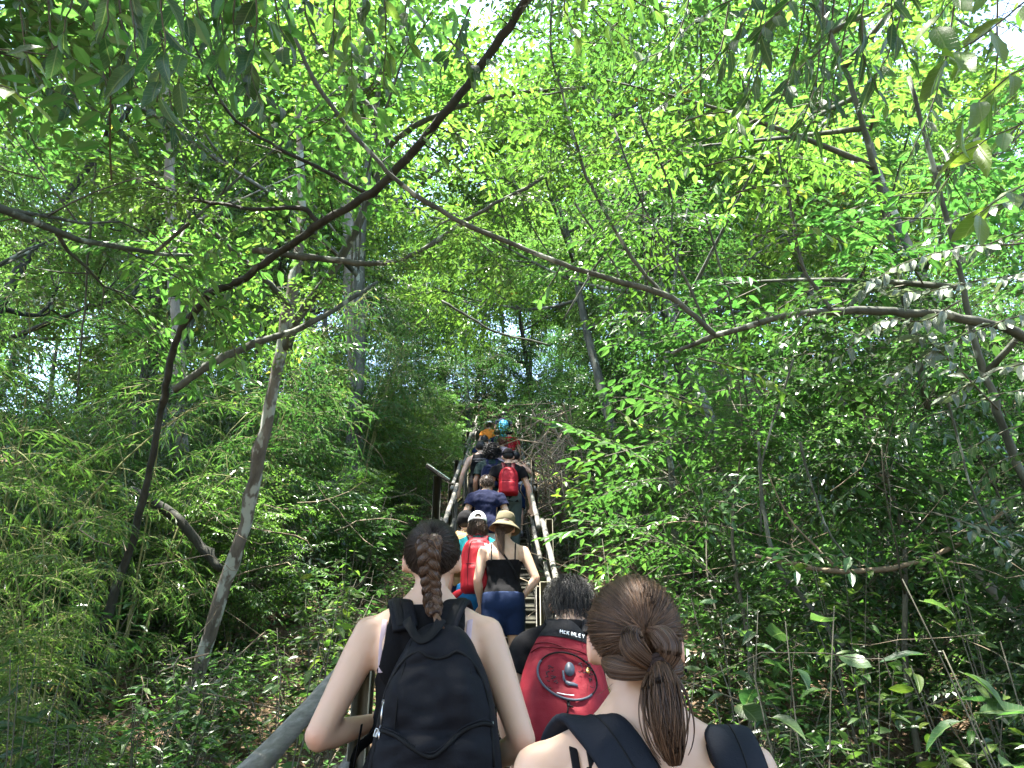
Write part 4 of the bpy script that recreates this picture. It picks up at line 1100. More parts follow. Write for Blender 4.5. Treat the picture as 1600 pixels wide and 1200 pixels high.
class Person:
    """stands at (x, y) on the stairs facing up the hill; local axes: x right, y forward, z up; built 1.70 tall"""
    def __init__(s, label, x, y, H, yaw=0, lean=0, head=(0, 0, 0), skin='skin_fair', arms=None, voxel=.016, sh=.175, hip=1.0, group=None, waist=1.0, step=.12, girth=1.0):
        s.k = H / 1.70; s.vx = voxel; s.lean = lean; s.head = head; s.skin = skin; s.sh = sh; s.hip = hip; s.waist = waist; s.g = girth
        s.t = thing('person', label, 'person', (x, y, float(step_z(y))), yaw, group or 'people climbing the staircase')
        s.arms = arms or (((-.26, -.02, 1.09), (-.25, .12, .88)), ((.26, -.02, 1.09), (.25, .12, .88)))
        s.step = step
        s.body = s.make_body()
    def deform(s, P):
        P = np.array(P, float)
        hp, hy, hr = s.head
        if hp or hy or hr:
            w = sstep(P[:, 2], 1.40, 1.53)[:, None] * sstep(.25 - np.abs(P[:, 0]), 0, .08)[:, None]
            q = P - (0, -.01, 1.47)
            q2 = q @ (rotz(hy) @ roty(hr) @ rotx(-hp)).T
            P = P + (q2 - q) * w
        if s.lean:
            w = sstep(P[:, 2], .85, 1.25); a = -s.lean * w
            y, z = P[:, 1], P[:, 2] - .95
            P = np.stack([P[:, 0], y * np.cos(a) - z * np.sin(a), y * np.sin(a) + z * np.cos(a) + .95], -1)
        return P * s.k
    def torso(s, mb, e=0, lo=.84, hi=1.44):
        A = np.array([(.80, .05, .06, 0), (.86, .155 * s.hip, .10, -.012), (.92, .172 * s.hip, .118, -.02), (.98, .17 * s.hip, .115, -.014), (1.06, .143 * s.waist, .096, 0), (1.12, .132 * s.waist, .092, .004), (1.20, .14 * s.waist, .1, .002), (1.28, .15 * s.g, .106, -.002), (1.34, .156 * s.g, .1, -.008), (1.385, .142 * s.g, .082, -.012), (1.42, .1 * s.g, .066, -.012), (1.445, .062, .058, -.01)])
        A = A[(A[:, 0] >= lo - .001) & (A[:, 0] <= hi + .01)]
        loft(mb, [(0, a[3], a[0], a[1] + e, a[2] + e) for a in A], n=26, power=2.35)
        if hi > 1.4:
            w = s.sh
            for k in (-1, 1):   # shoulder blades and trapezius
                ell(mb, (k * .075, -.075, 1.30), (.06 + e, .03 + e, .085 + e), rotz(-k * .35))
                loft(mb, [(k * .035, -.015, 1.475, .028 + e, .03 + e), (k * .075, -.015, 1.425, .04 + e, .036 + e), (k * (w - .035), -.008, 1.385, .042 + e, .042 + e)], side=(0, 1, 0), n=8)
    def arm(s, mb, k, e=0, end=1.0, hand=True, flare=0):
        el, wr = (np.array(v) for v in s.arms[0 if k < 0 else 1])
        shd = np.array((k * s.sh, -.005, 1.375)); g = s.g
        ell(mb, shd + (k * -.004, 0, -.012), (.052 * g + e, .052 * g + e, .056 * g + e))
        up = [(*shd, .048 * g + e, .05 * g + e), (*(shd * .7 + el * .3), .046 * g + e + flare * .3, .049 * g + e + flare * .3), (*(shd * .35 + el * .65), .041 * g + e + flare * .8, .043 * g + e + flare * .8), (*el, .036 * g + e + flare, .038 * g + e + flare)]
        if end <= .5:
            loft(mb, up[:3] + [(*(shd * (1 - end * 2) + el * end * 2), .042 * g + e + flare, .044 * g + e + flare)] if end > .33 else up[:3], side=(0, 1, 0), n=10); return
        loft(mb, up, side=(0, 1, 0), n=12)
        d = nz(wr - el); sd = nz(np.cross(d, (0, .3, 1.)))
        loft(mb, [(*el, .036 * g + e, .037 * g + e), (*(el * .72 + wr * .28), .041 * g + e, .038 * g + e), (*(el * .35 + wr * .65), .032 * g + e, .029 * g + e), (*wr, .027 * g + e, .021 * g + e)], side=sd, n=12)
        if hand:
            n_ = nz(np.cross(sd, d)); c = wr + d * .045
            loft(mb, [(*wr, .026, .02), (*(wr + d * .03), .034, .017), (*(wr + d * .085), .039, .014)], side=sd, n=6)
            for j, (o, ln) in enumerate(((-.028, .062), (-.0095, .074), (.0095, .07), (.028, .055))):
                b0 = wr + d * .085 + sd * o
                b1 = b0 + d * ln * .5 - n_ * k * .006; b2 = b1 + d * ln * .35 - n_ * k * .022; b3 = b2 + d * ln * .12 - n_ * k * .022
                loft(mb, [(*b0, .0088, .0088), (*b1, .0082, .0082), (*b2, .0075, .0075), (*b3, .006, .006)], side=sd, sides=10)
            th0 = wr + d * .03 - sd * .026; th1 = th0 + d * .035 - sd * .03 - n_ * k * .01; th2 = th1 + d * .035 - sd * .005 - n_ * k * .012
            loft(mb, [(*th0, .013, .012), (*th1, .0105, .01), (*th2, .0085, .008)], side=n_, sides=10)
    def leg(s, mb, k, e=0, end=0.0, flare=0):
        st_ = s.step * k
        hipj = (k * .088 * s.hip, -.005, .9); kn = (k * .1, .02 + st_ * .6, .50 + max(st_, 0) * .6); an = (k * .1, -.03 + st_, .09 + max(st_, 0) * .95)
        L_ = [(*hipj, .088 * s.hip + e, .092 + e), (*[(a * .55 + b * .45) for a, b in zip(hipj, kn)], .074 * s.hip + e + flare * .5, .08 + e + flare * .5), (*kn, .053 + e + flare, .056 + e + flare)]
        if end < .45:
            L_ += [(*[(a * .7 + b * .3) for a, b in zip(kn, an)], .052 + e + flare, .058 + e + flare), (*[(a * .2 + b * .8) for a, b in zip(kn, an)], .036 + e + flare, .038 + e + flare), (*an, .034 + e + flare, .037 + e + flare)]
        loft(mb, L_, n=16)
        return an
    def make_body(s):
        mb = MB(); s.torso(mb)
        loft(mb, [(0, -.02, 1.40, .06, .06), (0, -.012, 1.46, .052, .055), (0, .0, 1.52, .05, .054), (0, .01, 1.57, .05, .055)], n=8)
        ell(mb, (0, -.006, 1.606), (.076, .097, .092)); ell(mb, (0, .036, 1.545), (.056, .06, .068)); ell(mb, (0, .062, 1.505), (.034, .034, .026))
        ell(mb, (0, .1, 1.565), (.012, .02, .022), rotx(.3)); ell(mb, (0, .093, 1.535), (.024, .012, .009)); ell(mb, (0, .075, 1.62), (.06, .028, .03))
        for k in (-1, 1):
            ell(mb, (k * .088, -.008, 1.575), (.0075, .016, .031), rotz(k * .6) @ rotx(.15)); ell(mb, (k * .078, .004, 1.56), (.009, .010, .018))
            s.arm(mb, k)
            an = s.leg(mb, k)
            loft(mb, [(an[0], an[1] - .035, an[2] - .055, .034, .03), (an[0], an[1] + .06, an[2] - .06, .042, .026), (an[0], an[1] + .16, an[2] - .068, .036, .018)], side=(1, 0, 0), n=8)
        V, F = remesh(mb, s.vx, 3)
        red = np.zeros(len(V))      # ruddier elbows, ears and knuckles
        for k in (0, 1):
            red = np.maximum(red, np.exp(-((np.linalg.norm(V - (np.array(s.arms[k][0]) + (0, -.03, -.005)), axis=1) / .032) ** 2)))
            red = np.maximum(red, .8 * np.exp(-((np.linalg.norm(V - (np.array(s.arms[k][1]) * 1.0 + (0, .08, 0)), axis=1) / .05) ** 2)))
        red = np.maximum(red, .9 * sstep(np.abs(V[:, 0]), .078, .088) * (np.abs(V[:, 2] - 1.575) < .05))
        o = MB().add(s.deform(V), F, red[F].mean(1))
        s.V, s.F = V, F
        ob = obj('body', o, M[s.skin], s.t)
        for k in (-1, 1):
            e = MB(); ell(e, (0, 0, 0), (.013, .011, .011), None, 8, 10); e.v[0] = s.deform(e.v[0] + (k * .03, .088, 1.59)); obj('eye', e, M['eye'], s.t)
        return ob
    def garment(s, name, m, parts, f, thick=.003, voxel=None, wrinkle=.004, ws=9, stretch=(1, 1, 2.2), seed=1, label=None):
        mb = MB(); parts(mb)
        V, F = remesh(mb, voxel or s.vx, 3)
        if wrinkle:
            N = vnormals(V, F)
            w = vnoise(V * stretch, ws, seed) + .5 * vnoise(V * np.array(stretch)[::-1] * 1.1, ws * 2.1, seed + 3)
            V = V + N * (w * wrinkle)[:, None]
        V, F = clip(V, F, f(V))
        o = obj(name, MB().add(s.deform(V), F), M[m], s.t)
        if label: o['label'] = label
        md = o.modifiers.new('thickness', 'SOLIDIFY'); md.thickness = thick; md.offset = 1
        return o
    def piece(s, name, mb, m, parent=None, smooth=True, deform=True, **kw):
        if deform: mb.v = [s.deform(v) for v in mb.v]
        return obj(name, mb, M[m], parent or s.t, smooth, **kw)
    # clothes -----------------------------------------------------------
    def tshirt(s, m, hem=.86, sleeve=.36, neck=1.435, e=.014, wr=.006, seed=1):
        ends = [(np.array((k * s.sh, -.005, 1.375)), np.array(s.arms[0 if k < 0 else 1][0])) for k in (-1, 1)]
        def parts(mb):
            s.torso(mb, e, .80)
            for k in (-1, 1): s.arm(mb, k, e, .5, False, .008)
        def f(V):
            r = np.minimum(V[:, 2] - hem, neck + .25 * np.maximum(-V[:, 1], 0) - V[:, 2])
            r = np.maximum(r, np.where(np.abs(V[:, 0]) > .09, V[:, 2] - hem, -1))
            for a, b in ends:
                d = b - a; L = np.linalg.norm(d); u = (V - a) @ (d / L)
                lat = np.sign(a[0]) * V[:, 0] > .14
                r = np.where(lat, np.minimum(r, sleeve * 2 * L * .5 * 1.25 - u), r)
            return r
        return s.garment('t_shirt', m, parts, f, wrinkle=wr, seed=seed)
    def tank(s, m, name='tank_top', top=lambda V: 1.40, arm=lambda V: .15, hem=.90, e=.007, wr=.003, seed=2, voxel=None):
        def parts(mb): s.torso(mb, e, .80)
        def f(V): return np.minimum.reduce([V[:, 2] - hem, top(V) - V[:, 2], arm(V) - np.abs(V[:, 0])])
        return s.garment(name, m, parts, f, wrinkle=wr, seed=seed, voxel=voxel)
    def bottoms(s, m, name, top=.99, cuff=.6, e=.012, flare=.01, wr=.006, seed=3):
        def parts(mb):
            s.torso(mb, e, .80, 1.12)
            for k in (-1, 1): s.leg(mb, k, e, .5 if cuff > .55 else 0, flare)
        def f(V): return np.minimum(top - V[:, 2], V[:, 2] - cuff)
        return s.garment(name, m, parts, f, wrinkle=wr, seed=seed, ws=7, voxel=max(s.vx, .016))
    def shoes(s, m='grey_cotton'):
        for k in (-1, 1):
            st_ = s.step * k; an = np.array((k * .1, -.03 + st_, .09 + max(st_, 0) * .95)); mb = MB()
            loft(mb, [(an[0], an[1] - .045, an[2] - .045, .038, .042), (an[0], an[1] + .03, an[2] - .042, .045, .046), (an[0], an[1] + .11, an[2] - .058, .046, .03), (an[0], an[1] + .18, an[2] - .068, .036, .02)], n=10)
            s.piece('shoe', mb, m)
    # hair --------------------------------------------------------------
    HC, HR = np.array((0, -.006, 1.606)), np.array((.0755, .098, .092))
    def hairline(s, V, low=0.0):
        y = V[:, 1]
        return V[:, 2] - np.interp(y, [-.11, -.06, -.015, .03, .07, .1], [1.508 + low, 1.517 + low, 1.578 + low * .5, 1.60, 1.637, 1.668])
    def cap_hair(s, m, grow=.012, low=0.0, lump=.0, ws=18, seed=0, tint=.3, voxel=None):
        mb = MB(); ell(mb, s.HC, s.HR + grow, None, 36, 56)
        mb.v[0][:, 2] = np.where(mb.v[0][:, 2] < 1.56, 1.56 + (mb.v[0][:, 2] - 1.56) * (1 + .0 + 2.2 * max(-low, 0)), mb.v[0][:, 2])
        V = mb.v[0]
        if lump: V = V + vnormals(V, np.vstack([tri(f) for f in mb.f])) * (vnoise(V, ws, seed) * lump)[:, None]
        F = np.vstack([tri(f) for f in mb.f])
        fl = s.hairline(V, low)
        V, F = clip(V, F, fl)
        return s.piece('hair', MB().add(V, F, tint), m)
    def strands_to(s, mb, tie, n, r=.0011, layers=.008, seed=0, base=.006, pts=11, inner=.6, low=0):
        g = np.random.default_rng(seed)
        ut = nz((np.asarray(tie) - s.HC) / s.HR)
        out = 0; U = []
        while out < n:
            c = nz(g.normal(0, 1, (n * 3, 3))); P = s.HC + c * (s.HR + base); h = s.hairline(P, low)
            ok = (h > 0) & ((h < .012) | (g.random(len(h)) < inner)); c = c[ok]; U.append(c); out += len(c)
        U = np.concatenate(U)[:n]
        t = np.linspace(0, 1, pts)
        dot = np.clip(U @ ut, -1, 1); om = np.arccos(dot)[:, None]; so = np.maximum(np.sin(om), 1e-3)
        W = (np.sin((1 - t) * om) / so)[..., None] * U[:, None] + (np.sin(t * om) / so)[..., None] * ut
        lay = g.random(n)[:, None]
        hgt = base + layers * lay * (.3 + .7 * np.sin(np.pi * np.clip(t, 0, 1) * .9))[None] + .004 * g.normal(0, .25, (n, 1)) + .0012 * np.sin(t * 9 + g.uniform(0, 6, (n, 1)))
        P = s.HC + W * (s.HR + hgt[..., None]) 
        wob = g.normal(0, .0022, (n, 1, 3)) * np.sin(np.pi * t)[None, :, None]
        P = P + wob
        tubes(mb, P, np.full((n, pts), r) * (1 - .3 * t), 3, np.clip(g.normal(.45, .28, n), 0, 1))
    def bundle(s, mb, path, rad, n, r=.0012, seed=0, twist=.6, flat=1.0, tint=(.45, .25), side=None, wav=0):
        """many hairs running along a path inside a tube of varying radius"""
        g = np.random.default_rng(seed); path = np.asarray(path, float); k = len(path)
        T, A, B = frames(path)
        if side is not None:
            A = nz(np.asarray(side) - T * (T @ np.asarray(side))[:, None]); B = np.cross(T, A)
        th = g.uniform(0, 6.283, n); q = np.sqrt(g.uniform(.35, 1, n)); t = np.linspace(0, 1, k)
        a = th[:, None] + twist * t[None] + wav * np.sin(t * 6 + g.uniform(0, 6, n)[:, None])
        rr = q[:, None] * np.broadcast_to(rad, (k,))[None] * (1 + g.normal(0, .06, (n, 1)))
        P = path[None] + A[None] * (rr * np.cos(a))[..., None] + B[None] * (rr * np.sin(a) * flat)[..., None]
        tubes(mb, P, np.full((n, k), r), 3, np.clip(g.normal(tint[0], tint[1], n), 0, 1))
    def tufts(s, m, n, L, r, seed=0, low=0, curl=.3, grow=.008, down=.7, pts=6, zmax=9):
        g = np.random.default_rng(seed); U = nz(g.normal(0, 1, (n * 4, 3))); P = s.HC + U * (s.HR + grow * .5)
        ok = (s.hairline(P, low) > 0) & (P[:, 2] < zmax); U = U[ok][:n]; P = P[ok][:n]; m_ = len(P)
        t = np.linspace(0, 1, pts)[None, :, None]
        crown = np.array((0, -.35, .94)); tang = nz(-(crown - U * (U @ crown)[:, None])); tang = nz(tang + np.array((0, 0, -down)) + g.normal(0, curl, (m_, 3)))
        tang = nz(tang - U * np.minimum((tang * U).sum(1), 0)[:, None])
        LL = L * g.uniform(.6, 1.2, (m_, 1, 1))
        Q = P[:, None] + tang[:, None] * LL * t + U[:, None] * (grow * 1.6 * np.sin(t * 2.6)) + np.array((0, 0, -1)) * LL * .25 * t ** 2 + g.normal(0, curl * .012, (m_, 1, 3)) * np.sin(t * 6)
        mb = MB(); tubes(mb, Q, np.full((m_, pts), r) * (1 - .6 * np.linspace(0, 1, pts)), 3, np.clip(g.normal(.5, .3, m_), 0, 1))
        return s.piece('hair_locks', mb, m)
    def strap(s, name, m, path, w, th, parent=None, side=(1, 0, 0), n=26, sides=14, power=3.5):
        mb = MB(); A = np.array([(*p, w, th) for p in path])
        loft(mb, A, side=side, n=n, sides=sides, power=power)
        return s.piece(name, mb, m, parent)

def hull(hw, z0, z1, depth, nx=40, nzv=48, shape=None, y0=-.09, wr=.004, seed=0, ex=3.2, topr=.55, taper=0):
    """a soft bag: rounded outline in x-z, bulging backwards; returns mesh builder and surface function y(x, z)"""
    def outline(v):      # half width at relative height v
        return hw * np.clip(1 - np.clip((v - topr) / (1 - topr), 0, 1) ** 2.6, 0, 1) ** .45 * (1 - taper * np.clip((v - .25) / .6, 0, 1) ** 1.5) * (1 - .22 * np.clip((.12 - v) / .12, 0, 1) ** 2)
    def surf(x, z):
        v = np.clip((z - z0) / (z1 - z0), 0, 1); o = np.maximum(outline(v), 1e-4)
        u = np.clip(np.abs(x) / o, 0, 1)
        d = depth * (1 - u ** ex) ** (1 / 2.2) * np.clip(1 - np.clip((v - .5) / .5, 0, 1) ** 3, .0, 1) ** .6 * np.clip(1 - np.clip((.1 - v) / .1, 0, 1) ** 2, 0, 1) ** .5
        if shape is not None: d = d + shape(x, v, u) * (d / depth)
        return y0 - d
    vs = (1 - np.cos(np.linspace(0, np.pi, nzv))) / 2; us = np.sin(np.linspace(-np.pi / 2, np.pi / 2, nx))
    vv, uu = np.meshgrid(vs, us, indexing='ij')
    x = uu * np.maximum(outline(vv), .004); z = z0 + vv * (z1 - z0)
    back = np.stack([x, surf(x, z), z], -1).reshape(-1, 3)
    if wr:
        w = vnoise(back * (1, 1, .6), 14, seed) + .6 * vnoise(back * (.7, 1, 1.4), 30, seed + 1)
        edge = ((y0 - back[:, 1]) / depth).clip(0, 1)
        back[:, 1] += w * wr * edge
    front = np.stack([x, np.full_like(x, y0 + .012), z], -1).reshape(-1, 3)
    N = nx * nzv; i = (np.arange(nzv - 1)[:, None] * nx + np.arange(nx - 1)[None]).ravel()
    Q = np.stack([i, i + 1, i + nx + 1, i + nx], -1)
    rim = np.concatenate([np.arange(nx), np.arange(1, nzv) * nx + nx - 1, (nzv - 1) * nx + np.arange(nx - 2, -1, -1), np.arange(nzv - 2, 0, -1) * nx])
    r2 = np.roll(rim, -1)
    mb = MB().add(np.vstack([back, front]), [Q, Q[:, ::-1] + N, np.stack([rim, rim + N, r2 + N, r2], -1)])
    return mb, surf
def on(surf, pts, lift=.003, n=24):
    A = smooth_path(np.array(pts, float), n)
    return np.stack([A[:, 0], surf(A[:, 0], A[:, 1]) - lift, A[:, 1]], -1)
def glyphs(mb, txt, org, ex, ey, h, th=.0018):
    """stroke lettering: simple line letters laid from org along ex, height h along ey"""
    ST = {'M': [(0, 0, 0, 1), (0, 1, .5, .4), (.5, .4, 1, 1), (1, 1, 1, 0)], 'c': [(.9, .85, .2, .85), (.2, .85, .1, .1), (.1, .1, .9, .1)], 'K': [(0, 0, 0, 1), (0, .45, .9, 1), (.25, .6, .9, 0)], 'I': [(.5, 0, .5, 1)],
          'N': [(0, 0, 0, 1), (0, 1, .9, 0), (.9, 0, .9, 1)], 'L': [(0, 1, 0, 0), (0, 0, .8, 0)], 'E': [(0, 0, 0, 1), (0, 1, .8, 1), (0, .5, .7, .5), (0, 0, .8, 0)], 'Y': [(0, 1, .45, .5), (.9, 1, .45, .5), (.45, .5, .45, 0)],
          'A': [(0, 0, .45, 1), (.45, 1, .9, 0), (.2, .4, .7, .4)], 'S': [(.85, 1, .1, .9), (.1, .9, .1, .55), (.1, .55, .85, .45), (.85, .45, .85, .1), (.85, .1, 0, 0)], 'T': [(0, 1, .9, 1), (.45, 1, .45, 0)],
          'P': [(0, 0, 0, 1), (0, 1, .8, .9), (.8, .9, .8, .55), (.8, .55, 0, .45)]}
    ex, ey, org = (np.asarray(v, float) for v in (ex, ey, org)); x = 0
    for ch in txt:
        for a, b, c, d in ST.get(ch, []):
            P = np.array((org + ex * (x + a * .6) * h + ey * b * h, org + ex * (x + c * .6) * h + ey * d * h))
            tube(mb, P, th, 4)
        x += .85 if ch != 'I' else .5
# ------------------------------------------------------------------ the people on the stairs
def stand(px, py, d, back=0.0):
    """ground spot and height of a person whose head is seen there"""
    h = at(px, py, d); y = h[1] - back
    H_ = (h[2] - float(step_z(y))) / 1.60 * 1.70
    return h[0], y, H_

# --- woman with the braid and the black backpack
x, y, H = stand(675, 867, 2.28)
p = Person('woman with a long brown braid and a black sleeveless top behind the left railing', x, y, H, 0, .02, (.05, 0, .0), 'skin_fair',
           (((-.29, -.045, 1.085), (-.13, .17, 1.14)), ((.28, -.02, 1.075), (.15, .2, 1.0))), .0100, .170, .95, None, .95)
braid = p
p.tank('black_cotton', 'sleeveless_top', lambda V: np.where(V[:, 1] < 0, 1.437, 1.40), lambda V: np.interp(V[:, 2], [1.1, 1.18, 1.22, 1.27, 1.33, 1.44], [.3, .3, .152, .122, .112, .108]) + np.where(V[:, 1] > 0, .01, 0), .92, .008, .003, 3, .006)
p.bottoms('black_cotton', 'trousers', 1.0, .1)
p.shoes()
p.cap_hair('hair_brown', .006, 0.0, .0, tint=.15)
mb = MB(); p.strands_to(mb, (0, -.108, 1.606), 2600, .0011, .007, 4, .0075, 8)
p.piece('hair_strands', mb, 'hair_dark')
bp = [(0, -.105, 1.612), (0, -.138, 1.602), (.002, -.152, 1.575), (.004, -.142, 1.535), (.008, -.125, 1.50), (.013, -.112, 1.47), (.02, -.118, 1.43), (.028, -.135, 1.40)]
path = smooth_path(bp, 90)
T_, A_, B_ = frames(path)
A_ = nz(np.array((1., 0, 0)) - T_ * T_[:, :1]); B_ = np.cross(T_, A_)
s_ = np.linspace(0, 1, 90); fat = np.interp(s_, [0, .06, .2, .5, .9, 1], [.5, 1.3, 1.35, 1.1, .9, .6])
mb = MB()
for k in range(3):
    th = 2 * math.pi * (s_ * 3.3 + k / 3) + .4
    c = path + A_ * (np.sin(th) * .0165 * fat)[:, None] + B_ * (np.sin(2 * th) * .0085 * fat)[:, None]
    tube(mb, c, .0125 * fat, 10, .12, 0)
    p.bundle(mb, c[::2], (.0135 * fat)[::2], 110, .00095, 20 + k, 2.2, 1.0, (.45, .25), wav=.1)
p.piece('braid', mb, 'hair_chestnut')
mb = MB(); tail = smooth_path([(.028, -.134, 1.402), (.036, -.146, 1.385), (.05, -.15, 1.362), (.07, -.152, 1.345)], 20)
p.bundle(mb, tail, np.array(np.interp(np.linspace(0, 1, 20), [0, .35, 1], [.008, .013, .003])), 150, .0009, 31, .3, .6, (1.0, .2)); p.piece('braid_tip', mb, 'hair_chestnut')
def ring(c, nrm, r, th, name, m, p, n=24):
    nrm = nz(np.asarray(nrm, float)); a = nz(np.cross(nrm, (0, .3, 1.))); b_ = np.cross(nrm, a)
    t_ = np.linspace(0, 2 * math.pi, n + 1)[:, None]
    mb = MB(); tube(mb, np.asarray(c) + a * r * np.cos(t_) + b_ * r * np.sin(t_), th, 8, caps=False); return p.piece(name, mb, m)
ring((.028, -.135, 1.402), (.3, -.5, -.8), .0115, .0035, 'hair_tie', 'elastic', p)
ring((0, -.117, 1.612), (0, -1, .25), .022, .0045, 'hair_tie', 'elastic', p)
for k in (-1, 1):     # lilac straps showing at the edges of the top
    p.strap('bra_strap', 'lilac', [(k * .128, .03, 1.395), (k * .126, -.03, 1.408), (k * .124, -.075, 1.375), (k * .122, -.102, 1.31), (k * .118, -.108, 1.25)], .008, .0015, None, (1, 0, 0), 24)
mb = MB(); box(mb, (.1245, -.108, 1.30), (.02, .004, .011), None, .5, 0, .002); p.piece('strap_slider', mb, 'lilac')

mb = MB()
for q_ in ((-.135, -.088, 1.335), (.15, -.09, 1.27), (-.09, -.06, 1.42)):
    i_ = int(np.argmin(np.linalg.norm(p.V - q_, axis=1))); ell(mb, p.V[i_], (.0022, .0022, .0022), None, 6, 8)
    p.piece('mole', mb, 'hair_brown'); mb = MB()
# her backpack
bk = thing('backpack', 'black backpack worn by the woman with the braid', 'backpack', tuple(p.t.location))
SHIFT = np.zeros(3)
def wear(name, mb, m, parent, pers=None, **kw):
    mb.v = [(pers or p).deform(v + SHIFT) for v in mb.v]; return obj(name, mb, M[m], parent, kw.pop('smooth', True), **kw)
def shp(x, v, u):
    s = .028 * sstep(.47 - v, 0, .05) + .012 * np.exp(-((v - .62) / .2) ** 2)       # front pocket stands proud, body sags above it
    s = s - .014 * np.exp(-((v - .80 + .5 * np.abs(x)) / .03) ** 2)                         # crease under the top
    s = s + .010 * np.abs(np.sin(x * 19 + v * 5)) * np.exp(-((v - .62) / .15) ** 2)
    s = s + .010 * np.sin(x * 34 + v * 9) * np.exp(-((v - .66) / .13) ** 2)
    return s
mb, sf = hull(.178, .84, 1.385, .118, 64, 80, shp, -.105, .013, 5, 3.6, .56, .30)
SHIFT = np.array((.045, 0, 0))
main = wear('main_bag', mb, 'black_nylon', bk)
def line(pts, r, name, m, parent, lift=.002, n=30):
    mb = MB(); tube(mb, on(sf, pts, lift, n), r, 6); return wear(name, mb, m, parent)
line([(-.152, 1.02), (-.146, 1.12), (-.132, 1.20), (-.10, 1.265), (-.055, 1.295), (-.03, 1.283), (.0, 1.276), (.03, 1.283), (.055, 1.295), (.1, 1.262), (.135, 1.19), (.148, 1.1), (.155, 1.02)], .0042, 'zip_seam', 'black_webbing', main)
line([(-.14, 1.105), (-.09, 1.088), (-.035, 1.055), (.0, 1.044), (.03, 1.062), (.07, 1.098), (.12, 1.118), (.15, 1.115)], .0062, 'pocket_flap', 'black_webbing', main, .004)
line([(-.14, 1.112), (-.09, 1.096), (-.035, 1.063), (.0, 1.053), (.03, 1.071), (.07, 1.107), (.12, 1.126), (.15, 1.122)], .003, 'pocket_seam', 'black_nylon', main, .004)
line([(-.075, 1.33), (-.09, 1.25), (-.097, 1.15), (-.1, 1.1)], .002, 'side_seam', 'black_webbing', main, .001)
line([(.075, 1.33), (.09, 1.25), (.1, 1.18)], .002, 'side_seam', 'black_webbing', main, .001)
for (px_, pz), hang in (((-.138, 1.17), .055), ((-.14, 1.108), .03), ((.15, 1.118), .03)):
    y_ = float(sf(np.array([px_]), np.array([pz]))[0]) - .006
    mb = MB(); tube(mb, np.array(((px_, y_, pz), (px_ - .002, y_ - .004, pz - hang * .5), (px_ - .001, y_ - .003, pz - hang))), .0022, 6)
    box(mb, (px_, y_, pz), (.006, .005, .012), None, .5, 0, .001); wear('zip_pull', mb, 'metal', main)
y_ = float(sf(np.array([-.145]), np.array([1.09]))[0]) - .006
for dx in (0, .006):
    mb = MB(); tube(mb, smooth_path([(-.142, y_, 1.10), (-.15 + dx, y_ - .006, 1.06), (-.153 + dx, y_ - .004, 1.02), (-.16 + dx * 2, y_ - .003, .985)], 14), .0022, 5); wear('zip_cord', mb, 'metal' if dx else 'black_webbing', main)
mb = MB(); box(mb, (-.15, y_ - .004, 1.098), (.010, .006, .020), roty(.3), .5, 0, .002); wear('cord_bead', mb, 'print_white', main)
# maker's patch low on the pocket
mb = MB(); zc = .985; xs = np.linspace(.055, .135, 9); zs = np.linspace(.958, 1.012, 6)
G = np.array([[(x_, float(sf(np.array([x_]), np.array([z_]))[0]) - .0045, z_ + (x_ - .095) * .12) for x_ in xs] for z_ in zs]).reshape(-1, 3)
i = (np.arange(5)[:, None] * 9 + np.arange(8)[None]).ravel(); mb.add(G, np.stack([i, i + 1, i + 10, i + 9], -1)); pt = wear('patch', mb, 'dark_red', main)
pt.modifiers.new('t', 'SOLIDIFY').thickness = .002
mb = MB(); xx = [(.058, .993), (.095, 1.006), (.132, 1.017)]; tube(mb, on(sf, xx, .0075, 12), .0012, 4); wear('patch_border', mb, 'print_white', main)
mb = MB(); y_ = float(sf(np.array([.11]), np.array([.98]))[0]) - .0085; glyphs(mb, 'NK', (.106, y_, .976), (1, 0, .12), (0, 0, 1), .02, .0016); wear('patch_lettering', mb, 'print_white', main)
SHIFT = np.zeros(3)
# straps, handle
for k in (-1, 1):
    mb = MB(); P_ = [(k * .055, -.128, 1.365), (k * .068, -.105, 1.408), (k * .083, -.055, 1.447), (k * .092, -.005, 1.452), (k * .1, .05, 1.42), (k * .105, .095, 1.34), (k * .115, .108, 1.22), (k * .135, .08, 1.08)]
    loft(mb, [(*q, .036, .0095) for q in P_], side=(1, 0, 0), n=34, sides=16, power=3.2); wear('shoulder_strap', mb, 'black_nylon', bk)
    mb = MB(); loft(mb, [(*(np.array(q) + (k * .012, -.004, .008)), .013, .004) for q in P_[:6]], side=(1, 0, 0), n=26, sides=10, power=3); wear('strap_webbing', mb, 'black_webbing', bk)
    mb = MB(); P_ = [(k * .14, -.125, .93), (k * .185, -.06, .98), (k * .19, .02, 1.05), (k * .145, .085, 1.10)]
    loft(mb, [(*q, .0018, .014) for q in P_], side=(1, 0, .5), n=16, sides=8, power=3); wear('lower_strap', mb, 'black_webbing', bk)
mb = MB(); loft(mb, [(*q, .0145, .0035) for q in ((-.05, -.15, 1.385), (-.038, -.172, 1.365), (-.012, -.19, 1.33), (.012, -.19, 1.33), (.036, -.172, 1.36), (.048, -.15, 1.385))], side=(0, .6, .8), n=24, sides=10, power=3); wear('carry_handle', mb, 'black_webbing', bk)
mb = MB(); loft(mb, [(*q, .002, .012) for q in ((-.172, -.03, 1.12), (-.185, -.02, 1.02), (-.20, -.03, .9), (-.205, -.06, .78))], side=(1, 0, 0), n=14, sides=8, power=3); wear('dangling_strap', mb, 'black_webbing', bk)

